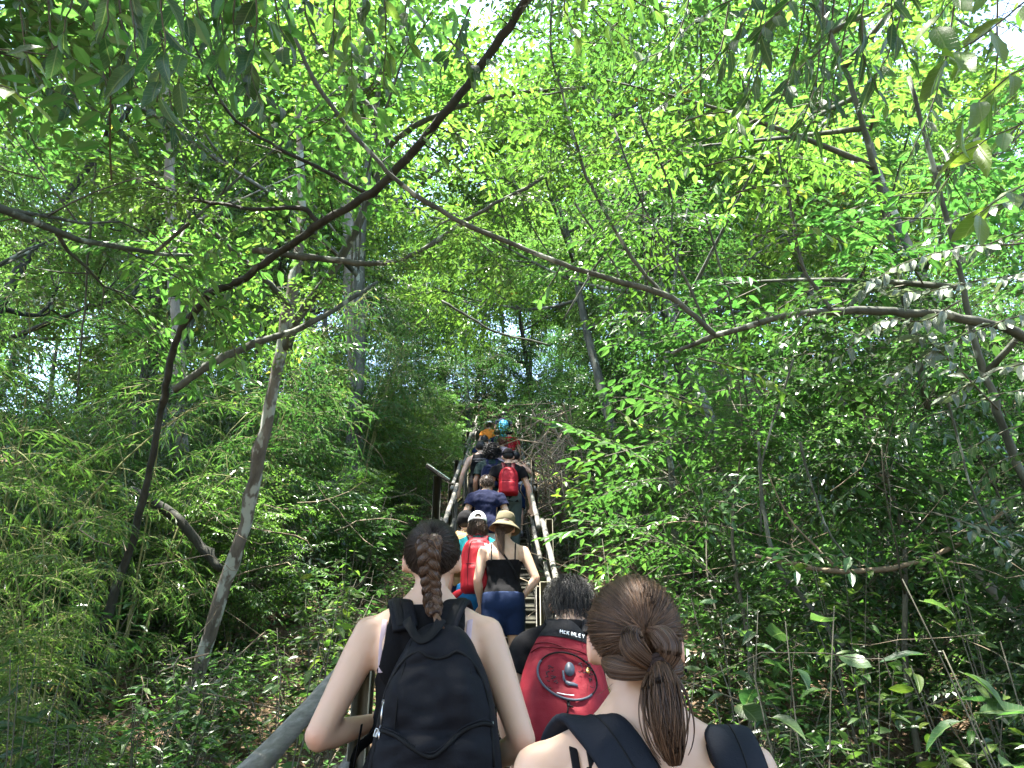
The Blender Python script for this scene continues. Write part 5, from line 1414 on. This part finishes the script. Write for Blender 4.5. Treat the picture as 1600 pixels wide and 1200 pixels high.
# --- woman with the ponytail, nearest to the camera
x, y, H = stand(996, 988, 1.31)
p = Person('woman with a low brown ponytail nearest to the camera', x, y, H, 0, .05, (.10, 0, 0), 'skin_fair',
           (((-.25, -.03, 1.09), (-.2, .14, .9)), ((.26, .02, 1.09), (.2, .2, .93))), .0100, .182, 1.0, None, 1.0)
pony = p
p.tank('black_cotton', 'camisole', lambda V: np.where(V[:, 1] < 0, 1.22, 1.29), lambda V: .3 + 0 * V[:, 0], .92, .007, .003, 5)
p.bottoms('denim', 'jeans', 1.0, .1)
p.shoes()
for k in (-1, 1):
    p.strap('top_strap', 'black_cotton', [(k * .105, .09, 1.30), (k * .128, .035, 1.41), (k * .131, -.03, 1.42), (k * .125, -.088, 1.342), (k * .115, -.118, 1.23)], .007, .002, None, (1, 0, 0), 30)
    p.strap('bra_strap', 'black_webbing', [(k * .085, .09, 1.31), (k * .105, .035, 1.422), (k * .106, -.03, 1.432), (k * .10, -.088, 1.358), (k * .092, -.118, 1.24)], .006, .002, None, (1, 0, 0), 30)
mb = MB(); box(mb, (-.103, -.083, 1.37), (.018, .006, .011), rotx(-.9), .5, 0, .002); p.piece('strap_slider', mb, 'black_webbing')
p.cap_hair('hair_chestnut', .008, 0.0, .0, tint=.1)
cv = (.001, -.112, 1.578)
mb = MB(); p.strands_to(mb, cv, 5200, .00085, .006, 14, .009, 9)
p.piece('hair_strands', mb, 'hair_chestnut')
el_ = np.array((.015, -.116, 1.518))
for k in (-1, 1):
    c_ = [(k * .003, -.104, 1.582), (k * .022, -.122, 1.571), (k * .031 + .004, -.130, 1.55), (k * .020 + .012, -.126, 1.53), el_ + (k * .003, 0, 0)]
    c_ = smooth_path(c_, 16); mb = MB(); rad = np.interp(np.linspace(0, 1, 16), [0, .3, .6, 1], [.006, .02, .021, .009])
    tube(mb, c_, rad * .93, 14, .1); p.bundle(mb, c_, rad, 300, .0009, 40 + k, .5 * k, 1.0); p.piece('hair_twist', mb, 'hair_chestnut')
    c_ = smooth_path([(k * .064, -.045, 1.545), (k * .054, -.08, 1.528), (k * .036 + .006, -.105, 1.515), el_ + (k * .004, .005, -.006)], 14); mb = MB(); rad = np.interp(np.linspace(0, 1, 14), [0, .4, 1], [.008, .02, .010])
    tube(mb, c_, rad * .92, 12, .1); p.bundle(mb, c_, rad, 220, .0009, 50 + k, .4 * k, 1.0); p.piece('hair_twist', mb, 'hair_chestnut')
for j in range(3):
    ring(el_ + (0.002 * j, -.005 - .003 * j, -.008 * j + .004), (.25, -.75, -.75), .0165, .0055, 'hair_tie', 'elastic', p)
tail = smooth_path([el_, el_ + (.001, -.02, -.018), el_ + (.002, -.03, -.05), el_ + (.004, -.03, -.085), el_ + (.007, -.026, -.118), el_ + (.011, -.022, -.145)], 30)
rad = np.interp(np.linspace(0, 1, 30), [0, .12, .35, .6, .85, 1], [.012, .02, .031, .033, .022, .008])
mb = MB(); tube(mb, tail[:24], rad[:24] * .7, 12, .05); p.bundle(mb, tail[::2], rad[::2], 900, .0008, 60, .5, .8, (.35, .28), wav=.25)
g = np.random.default_rng(8)
for q in range(46):
    a = g.uniform(0, 6.28); e = np.array((math.cos(a), .5 * math.sin(a), 0)) * g.uniform(.02, .04)
    tt = np.linspace(0, 1, 30)[:, None]; sub_ = tail[: int(g.uniform(18, 30))]; tt = np.linspace(0, 1, len(sub_))[:, None]
    p.bundle(mb, sub_ + e * np.sin(tt * 2.6) * (1 + .3 * tt), .0022 * (1.1 - tt[:, 0]), 7, .0007, 100 + q, .2)
p.piece('ponytail', mb, 'hair_chestnut')
mb = MB(); gl = np.random.default_rng(3); nn = 90; u = nz(gl.normal(0, 1, (nn, 3)) * (1, .8, .8) + (0, -.7, .2)); P0 = p.HC + u * (p.HR + .012); tt = np.linspace(0, 1, 8)[None, :, None]
dd = nz(gl.normal(0, 1, (nn, 3)) - u * (gl.normal(0, 1, (nn, 3)) * u).sum(1, keepdims=True)); P1 = P0[:, None] + dd[:, None] * tt * .04 + u[:, None] * .014 * np.sin(tt * 2.8) + np.array((0, 0, -.02)) * tt ** 2
tubes(mb, P1, np.full((nn, 8), .0003), 3, .35); p.piece('flyaway_hair', mb, 'hair_chestnut')
ell_ = MB(); ell(ell_, (-.092, -.004, 1.537), (.004, .004, .006), None, 8, 10); p.piece('earring', ell_, 'gold')
ell_ = MB(); ell(ell_, (.092, -.004, 1.537), (.003, .003, .004), None, 8, 10); p.piece('earring', ell_, 'black_webbing')
# her pack, hanging low: wide padded straps
bk = thing('backpack', 'dark navy backpack with wide padded straps worn by the ponytailed woman', 'backpack', tuple(p.t.location))
mb, sf = hull(.155, .78, 1.235, .14, 40, 50, None, -.115, .006, 9)
main = wear('main_bag', mb, 'navy_pad', bk)
for k in (-1, 1):
    if k < 0: P_ = [(.012, -.150, 1.205), (-.008, -.144, 1.285), (-.038, -.122, 1.36), (-.076, -.072, 1.425), (-.108, -.012, 1.446), (-.14, .05, 1.405), (-.14, .1, 1.31), (-.13, .115, 1.2), (-.14, .08, 1.05)]
    else: P_ = [(.138, -.150, 1.205), (.14, -.135, 1.285), (.142, -.108, 1.365), (.143, -.06, 1.415), (.143, -.01, 1.432), (.142, .05, 1.4), (.14, .1, 1.31), (.13, .115, 1.2), (.14, .08, 1.05)]
    mb = MB(); loft(mb, [(*q, .044, .011) for q in P_], side=(1, -.35 if k < 0 else 0, 0), n=44, sides=20, power=3.4); so = wear('shoulder_strap', mb, 'navy_pad', bk)
    Q_ = smooth_path(P_, 44); T_ = nz(np.gradient(Q_, axis=0)); sv = np.array((1, -.35 if k < 0 else 0, 0)); X_ = nz(sv - T_ * (T_ @ sv)[:, None]); N_ = np.cross(T_, X_)
    N_ = N_ * np.sign(N_ @ np.array((0, -.6, .8)) + 1e-6)[:, None] if abs((N_[12] @ np.array((0, -.6, .8)))) > .05 else N_
    for off in (.006, -.039, .040):
        mb = MB(); tube(mb, (Q_ + N_ * (.0108 if abs(off) < .02 else .006) + X_ * off)[1:30], .0016, 6); wear('strap_seam', mb, 'black_webbing', so)
mb = MB(); loft(mb, [(*q, .016, .003) for q in ((.032, -.158, 1.225), (.034, -.168, 1.275), (.045, -.168, 1.325), (.075, -.165, 1.318), (.098, -.16, 1.275), (.115, -.152, 1.215))], side=(0, 1, .2), n=24, sides=10, power=3); wear('carry_handle', mb, 'black_webbing', bk)

# --- boy with shaggy black hair and the big red pack between the two women
x, y, H = stand(890, 922, 2.85)
p = Person('person with shaggy black hair and a black t-shirt between the two women in front', x, y, H, -.06, .12, (.55, 0, 0), 'skin_fair', (((-.28, -.02, 1.10), (-.24, .14, .92)), ((.27, -.02, 1.1), (.24, .15, .93))), .010, .192, 1.0)
p.tshirt('black_cotton', seed=4); p.bottoms('black_cotton', 'trousers', 1.0, .1); p.shoes()
p.cap_hair('hair_black', .012, -.03, .010, 22, 3, .1); p.tufts('hair_black', 1300, .07, .0013, 5, -.03, .32, .014, 1.1)
bk = thing('backpack', 'big red backpack with a black lid and a round printed panel', 'backpack', tuple(p.t.location)); bk.rotation_euler = p.t.rotation_euler
def shp(x, v, u): return .05 * np.exp(-((v - .30) / .24) ** 2) - .012 * np.exp(-((v - .885) / .02) ** 2)
mb, sf = hull(.2, .88, 1.47, .15, 56, 64, shp, -.105, .013, 7, 2.6, .5, .26)
SHIFT = np.array((-.04, 0, -.025))
main = wear('main_bag', mb, 'red_nylon', bk)
V_, F_ = np.vstack(mb.v), np.vstack([f for f in mb.f])
def overlay(name, m, f, lift, pers=p):
    mb2, _ = hull(.2, .88, 1.47, .15, 56, 64, shp, -.105, .013, 7, 2.6, .5, .26)
    V2 = np.vstack(mb2.v); F2 = np.vstack(mb2.f); V3, F3 = clip(V2, F2, f(V2)); V3 = V3 + vnormals(V3, F3) * -lift if False else V3 + (0, -lift, lift * .3)
    return wear(name, MB().add(V3, F3), m, main)
overlay('lid', 'black_nylon', lambda V: np.minimum(V[:, 2] - (1.385 - .2 * V[:, 0]), -.095 - V[:, 1]), .004)
overlay('base', 'dark_red', lambda V: np.minimum(1.0 - V[:, 2] + .03 * np.sin(V[:, 0] * 9), -.1 - V[:, 1]), .003)
t_ = np.linspace(0, 2 * math.pi, 49)
el2 = np.stack([.012 + .115 * np.cos(t_), 1.235 + .085 * np.sin(t_) - .02 * np.cos(t_)], -1)
mb = MB(); tube(mb, np.stack([el2[:, 0], sf(el2[:, 0], el2[:, 1]) - .006, el2[:, 1]], -1)[20:44], .0045, 8); wear('panel_zip', mb, 'print_grey', main)
mb = MB(); q_ = np.vstack([el2[40:], el2[:22]]); tube(mb, np.stack([q_[:, 0], sf(q_[:, 0], q_[:, 1]) - .006, q_[:, 1]], -1), .0035, 8); wear('panel_edge', mb, 'black_webbing', main)
def patch(pts, name, m, lift=.008):
    P_ = np.array(pts); c_ = P_.mean(0); n_ = len(P_); mb = MB(); A3 = np.vstack([P_, c_[None]])
    W3 = np.stack([A3[:, 0], sf(A3[:, 0], A3[:, 1]) - lift, A3[:, 1]], -1); k = np.arange(n_)
    mb.add(W3, np.stack([k, (k + 1) % n_, np.full(n_, n_)], -1)); o = wear(name, mb, m, main); o.modifiers.new('t', 'SOLIDIFY').thickness = .0015; return o
a_ = np.linspace(0, 6.283, 18)[:-1]
patch([(.0225 + .019 * math.cos(v) * (1.05 - .12 * math.sin(v)), 1.258 + .027 * math.sin(v)) for v in a_], 'printed_figure', 'print_grey', .0045)
def ring_pt(a, b): return (.012 + (a - 462) * .00058, 1.235 - (b - 620) * .00058)
patch([ring_pt(*v) for v in ((428, 592), (442, 590), (446, 640), (452, 655), (446, 668), (432, 652))], 'printed_figure_side', 'print_grey', .0045)
patch([ring_pt(*v) for v in ((450, 655), (475, 662), (505, 668), (530, 680), (530, 694), (500, 688), (465, 686), (445, 668))], 'printed_figure_base', 'print_grey', .0045)
g = np.random.default_rng(4)
for q in range(34):    # the scribbled print around the figure
    sd_ = -1 if q % 2 else 1; x_ = .012 + sd_ * g.uniform(.04, .088); z_ = 1.235 + g.uniform(-.05, .05); l_ = g.uniform(.006, .018); a = g.normal(0, .4)
    mb = MB(); pts = [(x_ + j * l_ / 3 * math.cos(a), z_ + j * l_ / 3 * math.sin(a) + g.uniform(-.004, .004)) for j in range(4)]
    tube(mb, on(sf, pts, .008, 8), .0017, 4); wear('printed_stroke', mb, 'print_dark', main)
mb = MB(); tube(mb, on(sf, [(-.03, 1.172), (.0, 1.166), (.035, 1.163)], .008, 10), .0017, 4); wear('printed_line', mb, 'print_white', main)
for (a, b_) in (((-.12, 1.375), (.02, 1.335)), ((-.13, 1.34), (-.05, 1.345)), ((-.05, 1.345), (.12, 1.31))):
    mb = MB(); tube(mb, on(sf, [a, ((a[0] + b_[0]) / 2, (a[1] + b_[1]) / 2 + .008), b_], .003, 14), .0026, 5); wear('lid_cord', mb, 'dark_red', main)
mb = MB(); y_ = float(sf(np.array([.02]), np.array([1.385]))[0])
o_ = np.array((-.01, y_ - .012, 1.402)); glyphs(mb, 'McKINLEY', o_, (.96, .05, -.2), (.1, .35, .9), .0165, .0017); wear('lettering', mb, 'print_white', main)
mb = MB(); y_ = float(sf(np.array([.01]), np.array([1.14]))[0]) - .008
box(mb, (.012, y_, 1.138), (.012, .008, .02), None, .5, 0, .002); tube(mb, np.array(((.012, y_, 1.13), (.005, y_ - .004, 1.10))), .003, 5); tube(mb, np.array(((.012, y_, 1.13), (.03, y_ - .004, 1.125))), .003, 5); wear('toggle', mb, 'black_webbing', main)
SHIFT = np.zeros(3)
for k in (-1, 1):
    mb = MB(); P_ = [(k * .07, -.13, 1.40), (k * .08, -.07, 1.45), (k * .09, -.005, 1.456), (k * .1, .06, 1.41), (k * .105, .11, 1.3), (k * .13, .09, 1.1)]
    loft(mb, [(*q, .03, .009) for q in P_], side=(1, 0, 0), n=26, sides=12, power=3); wear('shoulder_strap', mb, 'black_nylon', bk)

# --- woman in the olive bucket hat
x, y, H = stand(787, 822, 6.5)
p = Person('woman in an olive bucket hat, black camisole and denim shorts', x, y, H, -.03, .03, (.05, -.15, .08), 'skin_fair', (((-.225, -.04, 1.11), (-.2, .12, .93)), ((.285, -.05, 1.12), (.17, .0, .975))), .010, .178, 1.0, None, 1.0)
p.tank('black_cotton', 'camisole', lambda V: np.where(V[:, 1] < 0, 1.275, 1.28), lambda V: .3 + 0 * V[:, 0], .965, .009, .004, 8)
p.bottoms('denim', 'denim_shorts', 1.0, .66, .014, .014, .005)
for k in (-1, 1): p.strap('top_strap', 'black_cotton', [(k * .1, .1, 1.27), (k * .108, .03, 1.425), (k * .108, -.035, 1.437), (k * .105, -.1, 1.352), (k * .103, -.123, 1.265)], .006, .003)
p.strap('bag_strap', 'black_webbing', [(-.06, .04, 1.44), (-.05, -.04, 1.448), (-.02, -.10, 1.36), (.03, -.118, 1.28), (.09, -.112, 1.19), (.13, -.07, 1.1)], .009, .0025)
p.shoes('grey_cotton')
p.cap_hair('hair_chestnut', .012, -.01, .004, 20, 5, .2)
mb = MB(); c_ = smooth_path([(-.015, -.1, 1.56), (-.02, -.125, 1.50), (-.022, -.125, 1.43), (-.015, -.128, 1.36), (.0, -.13, 1.31)], 20); p.bundle(mb, c_, np.interp(np.linspace(0, 1, 20), [0, .3, .7, 1], [.05, .042, .026, .004]), 420, .0016, 4, .3, .35, wav=.2); p.piece('hair_length', mb, 'hair_chestnut')
def lathe(prof, p, name, m, c, tilt=0, wob=0, n=40, parent=None):
    prof = np.array(prof); a = np.linspace(0, 2 * math.pi, n + 1)[:-1]
    V = np.stack([prof[:, None, 0] * np.cos(a)[None], prof[:, None, 0] * 1.18 * np.sin(a)[None], np.broadcast_to(prof[:, 1:2], (len(prof), n))], -1)
    V[..., 2] += wob * np.sin(a * 3 + 1)[None] * (prof[:, None, 0] / prof[:, 0].max()) ** 3 + wob * .5 * np.sin(a * 5)[None] * (prof[:, None, 0] / prof[:, 0].max()) ** 3
    V = V.reshape(-1, 3) @ rotx(tilt).T + c
    i = np.arange(len(prof) - 1)[:, None] * n; j = np.arange(n)[None]; j2 = (j + 1) % n
    F = np.stack([i + j, i + j2, i + n + j2, i + n + j], -1).reshape(-1, 4)
    mb = MB().add(V, F); o = p.piece(name, mb, m, parent) if parent is None else wear(name, mb, m, parent, p)
    o.modifiers.new('t', 'SOLIDIFY').thickness = .003; return o
hat = thing('bucket_hat', 'olive bucket hat worn by the woman in the black camisole', 'hat', tuple(p.t.location)); hat.rotation_euler = p.t.rotation_euler
lathe([(.001, 1.738), (.04, 1.735), (.068, 1.722), (.079, 1.70), (.084, 1.66), (.088, 1.625)], p, 'crown_panel', 'khaki', (0, -.006, 0), .0, .0, parent=hat)
lathe([(.0885, 1.633), (.0895, 1.622), (.108, 1.606), (.128, 1.588), (.142, 1.57)], p, 'brim', 'khaki', (0, -.006, 0), .0, .006, parent=hat)
mb = MB(); a = np.linspace(0, 2 * math.pi, 41)[:, None]; tube(mb, np.hstack([.089 * np.cos(a), .105 * np.sin(a) - .006, 1.63 + 0 * a]), .003, 6); wear('hat_seam', mb, 'khaki', hat, p)

# --- the others up the stairs
def cap(p, m, label, opening=True):
    t = thing('cap', label, 'cap', tuple(p.t.location)); t.rotation_euler = p.t.rotation_euler
    mb = MB(); ell(mb, p.HC + (0, 0, .006), p.HR + (.016, .016, .018), None, 24, 40); V = mb.v[0]; F = np.vstack([tri(f) for f in mb.f])
    f = V[:, 2] - (1.612 + .05 * V[:, 1])
    if opening: f = np.where(V[:, 1] < 0, np.minimum(f, np.maximum(((V[:, 0] / .034) ** 2 + ((V[:, 2] - 1.628) / .034) ** 2 - 1) * .03, 1.622 - V[:, 2])), f)
    V, F = clip(V, F, f); wear('cap_dome', MB().add(V, F), m, t, p).modifiers.new('t', 'SOLIDIFY').thickness = .003
    mb = MB(); loft(mb, [(0, .09, 1.625, .075, .004), (0, .13, 1.62, .072, .003), (0, .175, 1.605, .045, .003)], side=(1, 0, 0), n=10); wear('visor', mb, m, t, p)
    mb = MB(); ell(mb, p.HC + (0, 0, .11), (.007, .007, .005), None, 8, 10); wear('cap_button', mb, m, t, p)
    return t
def pack(p, label, m, hw=.15, z0=.92, z1=1.38, dep=.13, m2=None, seed=3, base=None):
    t = thing('backpack', label, 'backpack', tuple(p.t.location)); t.rotation_euler = p.t.rotation_euler
    def shp(x, v, u): return .022 * sstep(.45 - v, 0, .05) - .01 * np.exp(-((v - .78) / .025) ** 2)
    mb, sf = hull(hw, z0, z1, dep, 32, 40, shp, -.105, .007, seed); mn = wear('main_bag', mb, m, t, p)
    for k in (-1, 1):
        mb = MB(); loft(mb, [(*q, .028, .008) for q in [(k * .06, -.125, z1 - .04), (k * .075, -.07, 1.45), (k * .085, -.005, 1.456), (k * .095, .06, 1.41), (k * .1, .11, 1.3), (k * .12, .09, 1.1)]], side=(1, 0, 0), n=22, sides=10, power=3); wear('shoulder_strap', mb, m2 or m, t, p)
        A = np.array([(k * hw * .62, z0 + .05), (k * hw * .66, z0 + .2), (k * hw * .5, z1 - .09), (k * .02, z1 - .06)]); mb = MB(); tube(mb, on(sf, A, .002, 18), .003, 5); wear('seam', mb, m2 or m, mn, p)
    A = np.array([(-hw * .75, z0 + (z1 - z0) * .46), (0, z0 + (z1 - z0) * .44), (hw * .75, z0 + (z1 - z0) * .46)]); mb = MB(); tube(mb, on(sf, A, .004, 16), .0035, 5); wear('pocket_zip', mb, m2 or 'black_webbing', mn, p)
    mb = MB(); loft(mb, [(*q, .009, .0025) for q in ((-.035, -.14, z1 - .02), (-.02, -.16, z1 + .015), (.02, -.16, z1 + .015), (.035, -.14, z1 - .02))], side=(0, 1, .2), n=12, sides=8); wear('carry_handle', mb, m2 or 'black_webbing', t, p)
    return t, mn, sf

# girl in turquoise with a white cap and a red pack
x, y, H = stand(757, 811, 6.8)
p = Person('person in a turquoise t-shirt and blue shorts wearing a white cap', x - .06, y, H * .985, .1, .10, (.02, 0, 0), 'skin_fair', (((-.25, -.03, 1.10), (-.27, .05, .85)), ((.25, -.03, 1.10), (.24, .1, .9))), .011, .172, 1.0)
p.tshirt('teal', sleeve=.34, seed=9); p.bottoms('blue_short', 'shorts', 1.0, .55, .016, .02, .008); p.shoes('white_cotton')
p.cap_hair('hair_brown', .008, -.045, .0, 20, 8, .25); p.tufts('hair_brown', 500, .10, .0022, 9, -.045, .25, .012, 1.2, zmax=1.6)
cap(p, 'white_cotton', 'white cap with an open back strap beside the bucket hat')
bk, mn, sf = pack(p, 'crumpled red backpack on the person in turquoise', 'bright_red', .155, .90, 1.42, .15, 'dark_red', 6)
mb = MB(); glyphs(mb, 'N', (.055, float(sf(np.array([.06]), np.array([1.31]))[0]) - .006, 1.30), (1, 0, 0), (0, 0, 1), .03, .002); wear('lettering', mb, 'print_white', mn, p)
mb = MB(); V0_ = [(-.14, -.11, .93), (-.2, -.07, .90), (-.27, -.04, .83), (-.33, -.03, .74)]; loft(mb, [(*q, w_, .02) for q, w_ in zip(V0_, (.03, .035, .03, .012))], side=(0, .3, 1), n=12, sides=10); wear('hip_belt', mb, 'bright_red', bk, p)

# child with a dark hood and a tan bag
x, y, H = stand(731, 812, 7.3)
p = Person('child in a black hooded sun hat half hidden behind the braided woman', x - .02, y, H, 0, .08, (.1, 0, 0), 'skin_tan', None, .016, .16, .95)
p.tshirt('tan_canvas', seed=3); p.bottoms('navy_cotton', 'trousers', 1.0, .1); p.shoes(); p.cap_hair('hair_black', .018, -.02, .006)
hat = thing('hood', 'black cloth hood over the head of the child with the tan bag', 'hat', tuple(p.t.location))
mb = MB(); ell(mb, p.HC + (0, -.004, .0), p.HR + (.026, .026, .024), None, 24, 32); V = mb.v[0]; V = V + vnormals(V, np.vstack([tri(f) for f in mb.f])) * (vnoise(V, 22, 4) * .008)[:, None]
V, F = clip(V, np.vstack([tri(f) for f in mb.f]), np.minimum(V[:, 2] - 1.535, .075 - V[:, 1])); wear('hood_cloth', MB().add(V, F), 'black_cotton', hat, p)
pack(p, 'tan canvas rucksack worn by the hooded child', 'tan_canvas', .16, .95, 1.43, .16, 'tan_canvas', 12)

# man in the navy t-shirt
x, y, H = stand(756, 751, 9.3)
p = Person('man in a plain navy t-shirt with short dark hair', x + .03, y, H, -.05, .12, (.2, .1, .05), 'skin_fair', (((-.28, -.05, 1.11), (-.22, .16, 1.0)), ((.29, -.02, 1.12), (.24, .18, .98))), .011, .19, 1.05, None, 1.12, girth=1.1)
p.tshirt('navy_cotton', .84, .42, e=.02, wr=.008, seed=6); p.bottoms('pale_trouser', 'trousers', 1.0, .1); p.shoes(); p.cap_hair('hair_brown', .014, -.004, .004, 24, 6, .2); p.tufts('hair_brown', 420, .04, .002, 8, 0, .4, .014, .5)

# man with the black cap and bright red pack
x, y, H = stand(791, 711, 10.8)
p = Person('man in a black cap and dark patterned t-shirt with a hand on the right rail', x + .03, y, H, .04, .06, (.05, 0, 0), 'skin_tan', (((-.27, -.03, 1.10), (-.25, .1, .87)), ((.29, -.02, 1.1), (.33, .0, .83))), .014, .19, 1.02, None, 1.05, girth=1.08)
p.tshirt('black_cotton', .86, .4, e=.016, seed=2); p.bottoms('grey_trouser', 'trousers', 1.0, .1, .016, .016); p.shoes(); p.cap_hair('hair_black', .006, .01, 0)
cap(p, 'black_cotton', 'black cap worn by the man with the bright red pack', False)
pack(p, 'bright red daypack on the man in the black cap', 'bright_red', .14, .93, 1.38, .12, 'dark_red', 8)

# person with a round mass of curls
x, y, H = stand(771, 706, 11.4)
p = Person('person with a round mass of dark curly hair and a dark green top', x - .02, y, H, 0, .06, (.05, 0, 0), 'skin_brown', None, .015, .185, 1.05, None, 1.1)
p.tshirt('dark_green_cotton', .86, .5, e=.018, seed=12); p.bottoms('black_cotton', 'trousers', 1.0, .1); p.shoes(); p.cap_hair('hair_black', .032, -.05, .014, 26, 2, .15); p.tufts('hair_black', 900, .05, .003, 3, -.05, 1.0, .035, .2)
pack(p, 'slack navy rucksack on the person with curly hair', 'navy_cotton', .17, .95, 1.36, .08, 'navy_cotton', 15)

# man in a black vest by the left rail
x, y, H = stand(753, 697, 12.0)
p = Person('man in a black vest with bare arms beside the left rail', x - .02, y, H, 0, .05, (.05, 0, 0), 'skin_fair', (((-.29, -.03, 1.10), (-.33, .02, .84)), ((.27, -.03, 1.1), (.24, .1, .9))), .016, .185, 1.0, None, 1.08)
p.tank('black_cotton', 'vest', lambda V: 1.435 + 0 * V[:, 0], lambda V: np.interp(V[:, 2], [1.2, 1.28, 1.44], [.3, .145, .12]), .88, .012, .005, 4); p.bottoms('black_cotton', 'trousers', 1.0, .1); p.shoes(); p.cap_hair('hair_black', .012, .0, .003)
for zz in (1.33, 1.29): p.strap('vest_stripe', 'grey_cotton', [(-.12, -.118, zz), (0, -.128, zz), (.12, -.118, zz)], .004, .002, side=(0, 0, 1))

x, y, H = stand(802, 708, 12.0)
p = Person('woman in a grey top raising her right arm beside the right rail', x + .03, y, H * .97, 0, .05, (.05, 0, 0), 'skin_tan', (((-.25, -.03, 1.1), (-.22, .1, .9)), ((.30, .02, 1.27), (.15, .1, 1.50))), .016, .172, 1.0)
p.tank('grey_cotton', 'tank_top', lambda V: 1.36 + 0 * V[:, 0], lambda V: np.interp(V[:, 2], [1.2, 1.28, 1.44], [.3, .14, .1]), .9, .009, .004, 5); p.bottoms('denim', 'shorts', 1.0, .6); p.shoes(); p.cap_hair('hair_black', .016, -.03, .006)

x, y, H = stand(757, 686, 14.2)
p = Person('person in a mid blue t-shirt near the top on the left', x, y, H, 0, .06, (.1, 0, 0), 'skin_fair', None, .015, .18, 1.0)
p.tshirt('denim', seed=7); p.bottoms('pale_trouser', 'trousers', 1.0, .1); p.cap_hair('hair_black', .014, 0, .004)
x, y, H = stand(785, 690, 14.0)
p = Person('person with auburn hair in a lilac top near the top of the stairs', x, y, H, 0, .06, (.1, 0, 0), 'skin_fair', None, .015, .165, 1.0)
p.tshirt('lilac', seed=3); p.bottoms('denim', 'jeans', 1.0, .1); p.cap_hair('hair_red', .022, -.06, .012, 24, 3); p.tufts('hair_red', 200, .08, .004, 5, -.06, .4, .02, 1.0)
x, y, H = stand(796, 675, 15.6)
p = Person('person in a bright red t-shirt close to the right rail', x, y, H, 0, .06, (.1, 0, 0), 'skin_tan', None, .015, .18, 1.0)
p.tshirt('bright_red', seed=5); p.bottoms('black_cotton', 'trousers', 1.0, .1); p.cap_hair('hair_black', .014, 0, .004)
x, y, H = stand(764, 664, 17.4)
p = Person('person in an orange t-shirt under a white sun hat', x, y, H, 0, .06, (.1, 0, 0), 'skin_fair', None, .016, .17, 1.0)
p.tshirt('orange', seed=5); p.bottoms('pale_trouser', 'trousers', 1.0, .1); p.cap_hair('hair_brown', .014, -.02, .004)
hat = thing('sun_hat', 'white sun hat on the person in orange near the top', 'hat', tuple(p.t.location))
lathe([(.001, 1.735), (.05, 1.73), (.08, 1.70), (.09, 1.65), (.1, 1.63), (.17, 1.60)], p, 'hat_body', 'white_cotton', (0, -.006, 0), parent=hat)
x, y, H = stand(777, 671, 16.4)
p = Person('person in a dark top between the red and the orange shirts', x, y, H * .95, 0, .06, (.1, 0, 0), 'skin_fair', None, .016, .17, 1.0)
p.tshirt('navy_cotton', seed=8); p.bottoms('grey_trouser', 'trousers', 1.0, .1); p.cap_hair('hair_brown', .016, -.03, .006)
x, y, H = stand(787, 648, 19.6)
p = Person('topmost person, dark haired with a navy t-shirt', x, y, H, 0, .04, (.05, 0, 0), 'skin_tan', (((-.27, -.03, 1.1), (-.25, .12, .9)), ((.29, -.03, 1.1), (.32, .06, .9))), .015, .19, 1.0)
p.tshirt('navy_cotton', seed=9); p.bottoms('sky_blue', 'shorts', 1.0, .5); p.cap_hair('hair_black', .016, 0, .004); p.shoes()
pack(p, 'light blue backpack on the topmost person', 'sky_blue', .15, .93, 1.38, .13, 'navy_cotton', 18)

# ------------------------------------------------------------------ the small sign beside the stairs
q = at(683, 765, 8.2); gz = g_at(q[0], q[1]); zt = at(683, 742, 8.2)[2]
t = thing('information_sign', 'small slanted information board on a dark post left of the stairs', 'sign', (q[0], q[1], gz))
mb = MB(); box(mb, (0, 0, (zt - gz) / 2 - .15), (.09, .09, zt - gz + .3)); obj('post', mb, M['bark_dark'], t)
Rm = rotz(.25) @ roty(.55) @ rotx(.25)
mb = MB(); box(mb, (.0, -.02, zt - gz + .03), (.32, .22, .025), Rm, .5, 0, .004); obj('board', mb, M['wood_dark'], t)
mm, nt, b = mat('sign_sheet', .25, .5); b.inputs['Base Color'].default_value = (.33, .47, .42, 1)
mb = MB(); box(mb, np.array((.0, -.02, zt - gz + .03)) + Rm @ np.array((0, 0, .018)), (.30, .2, .006), Rm, .5, 0, .001); obj('sheet', mb, mm, t)
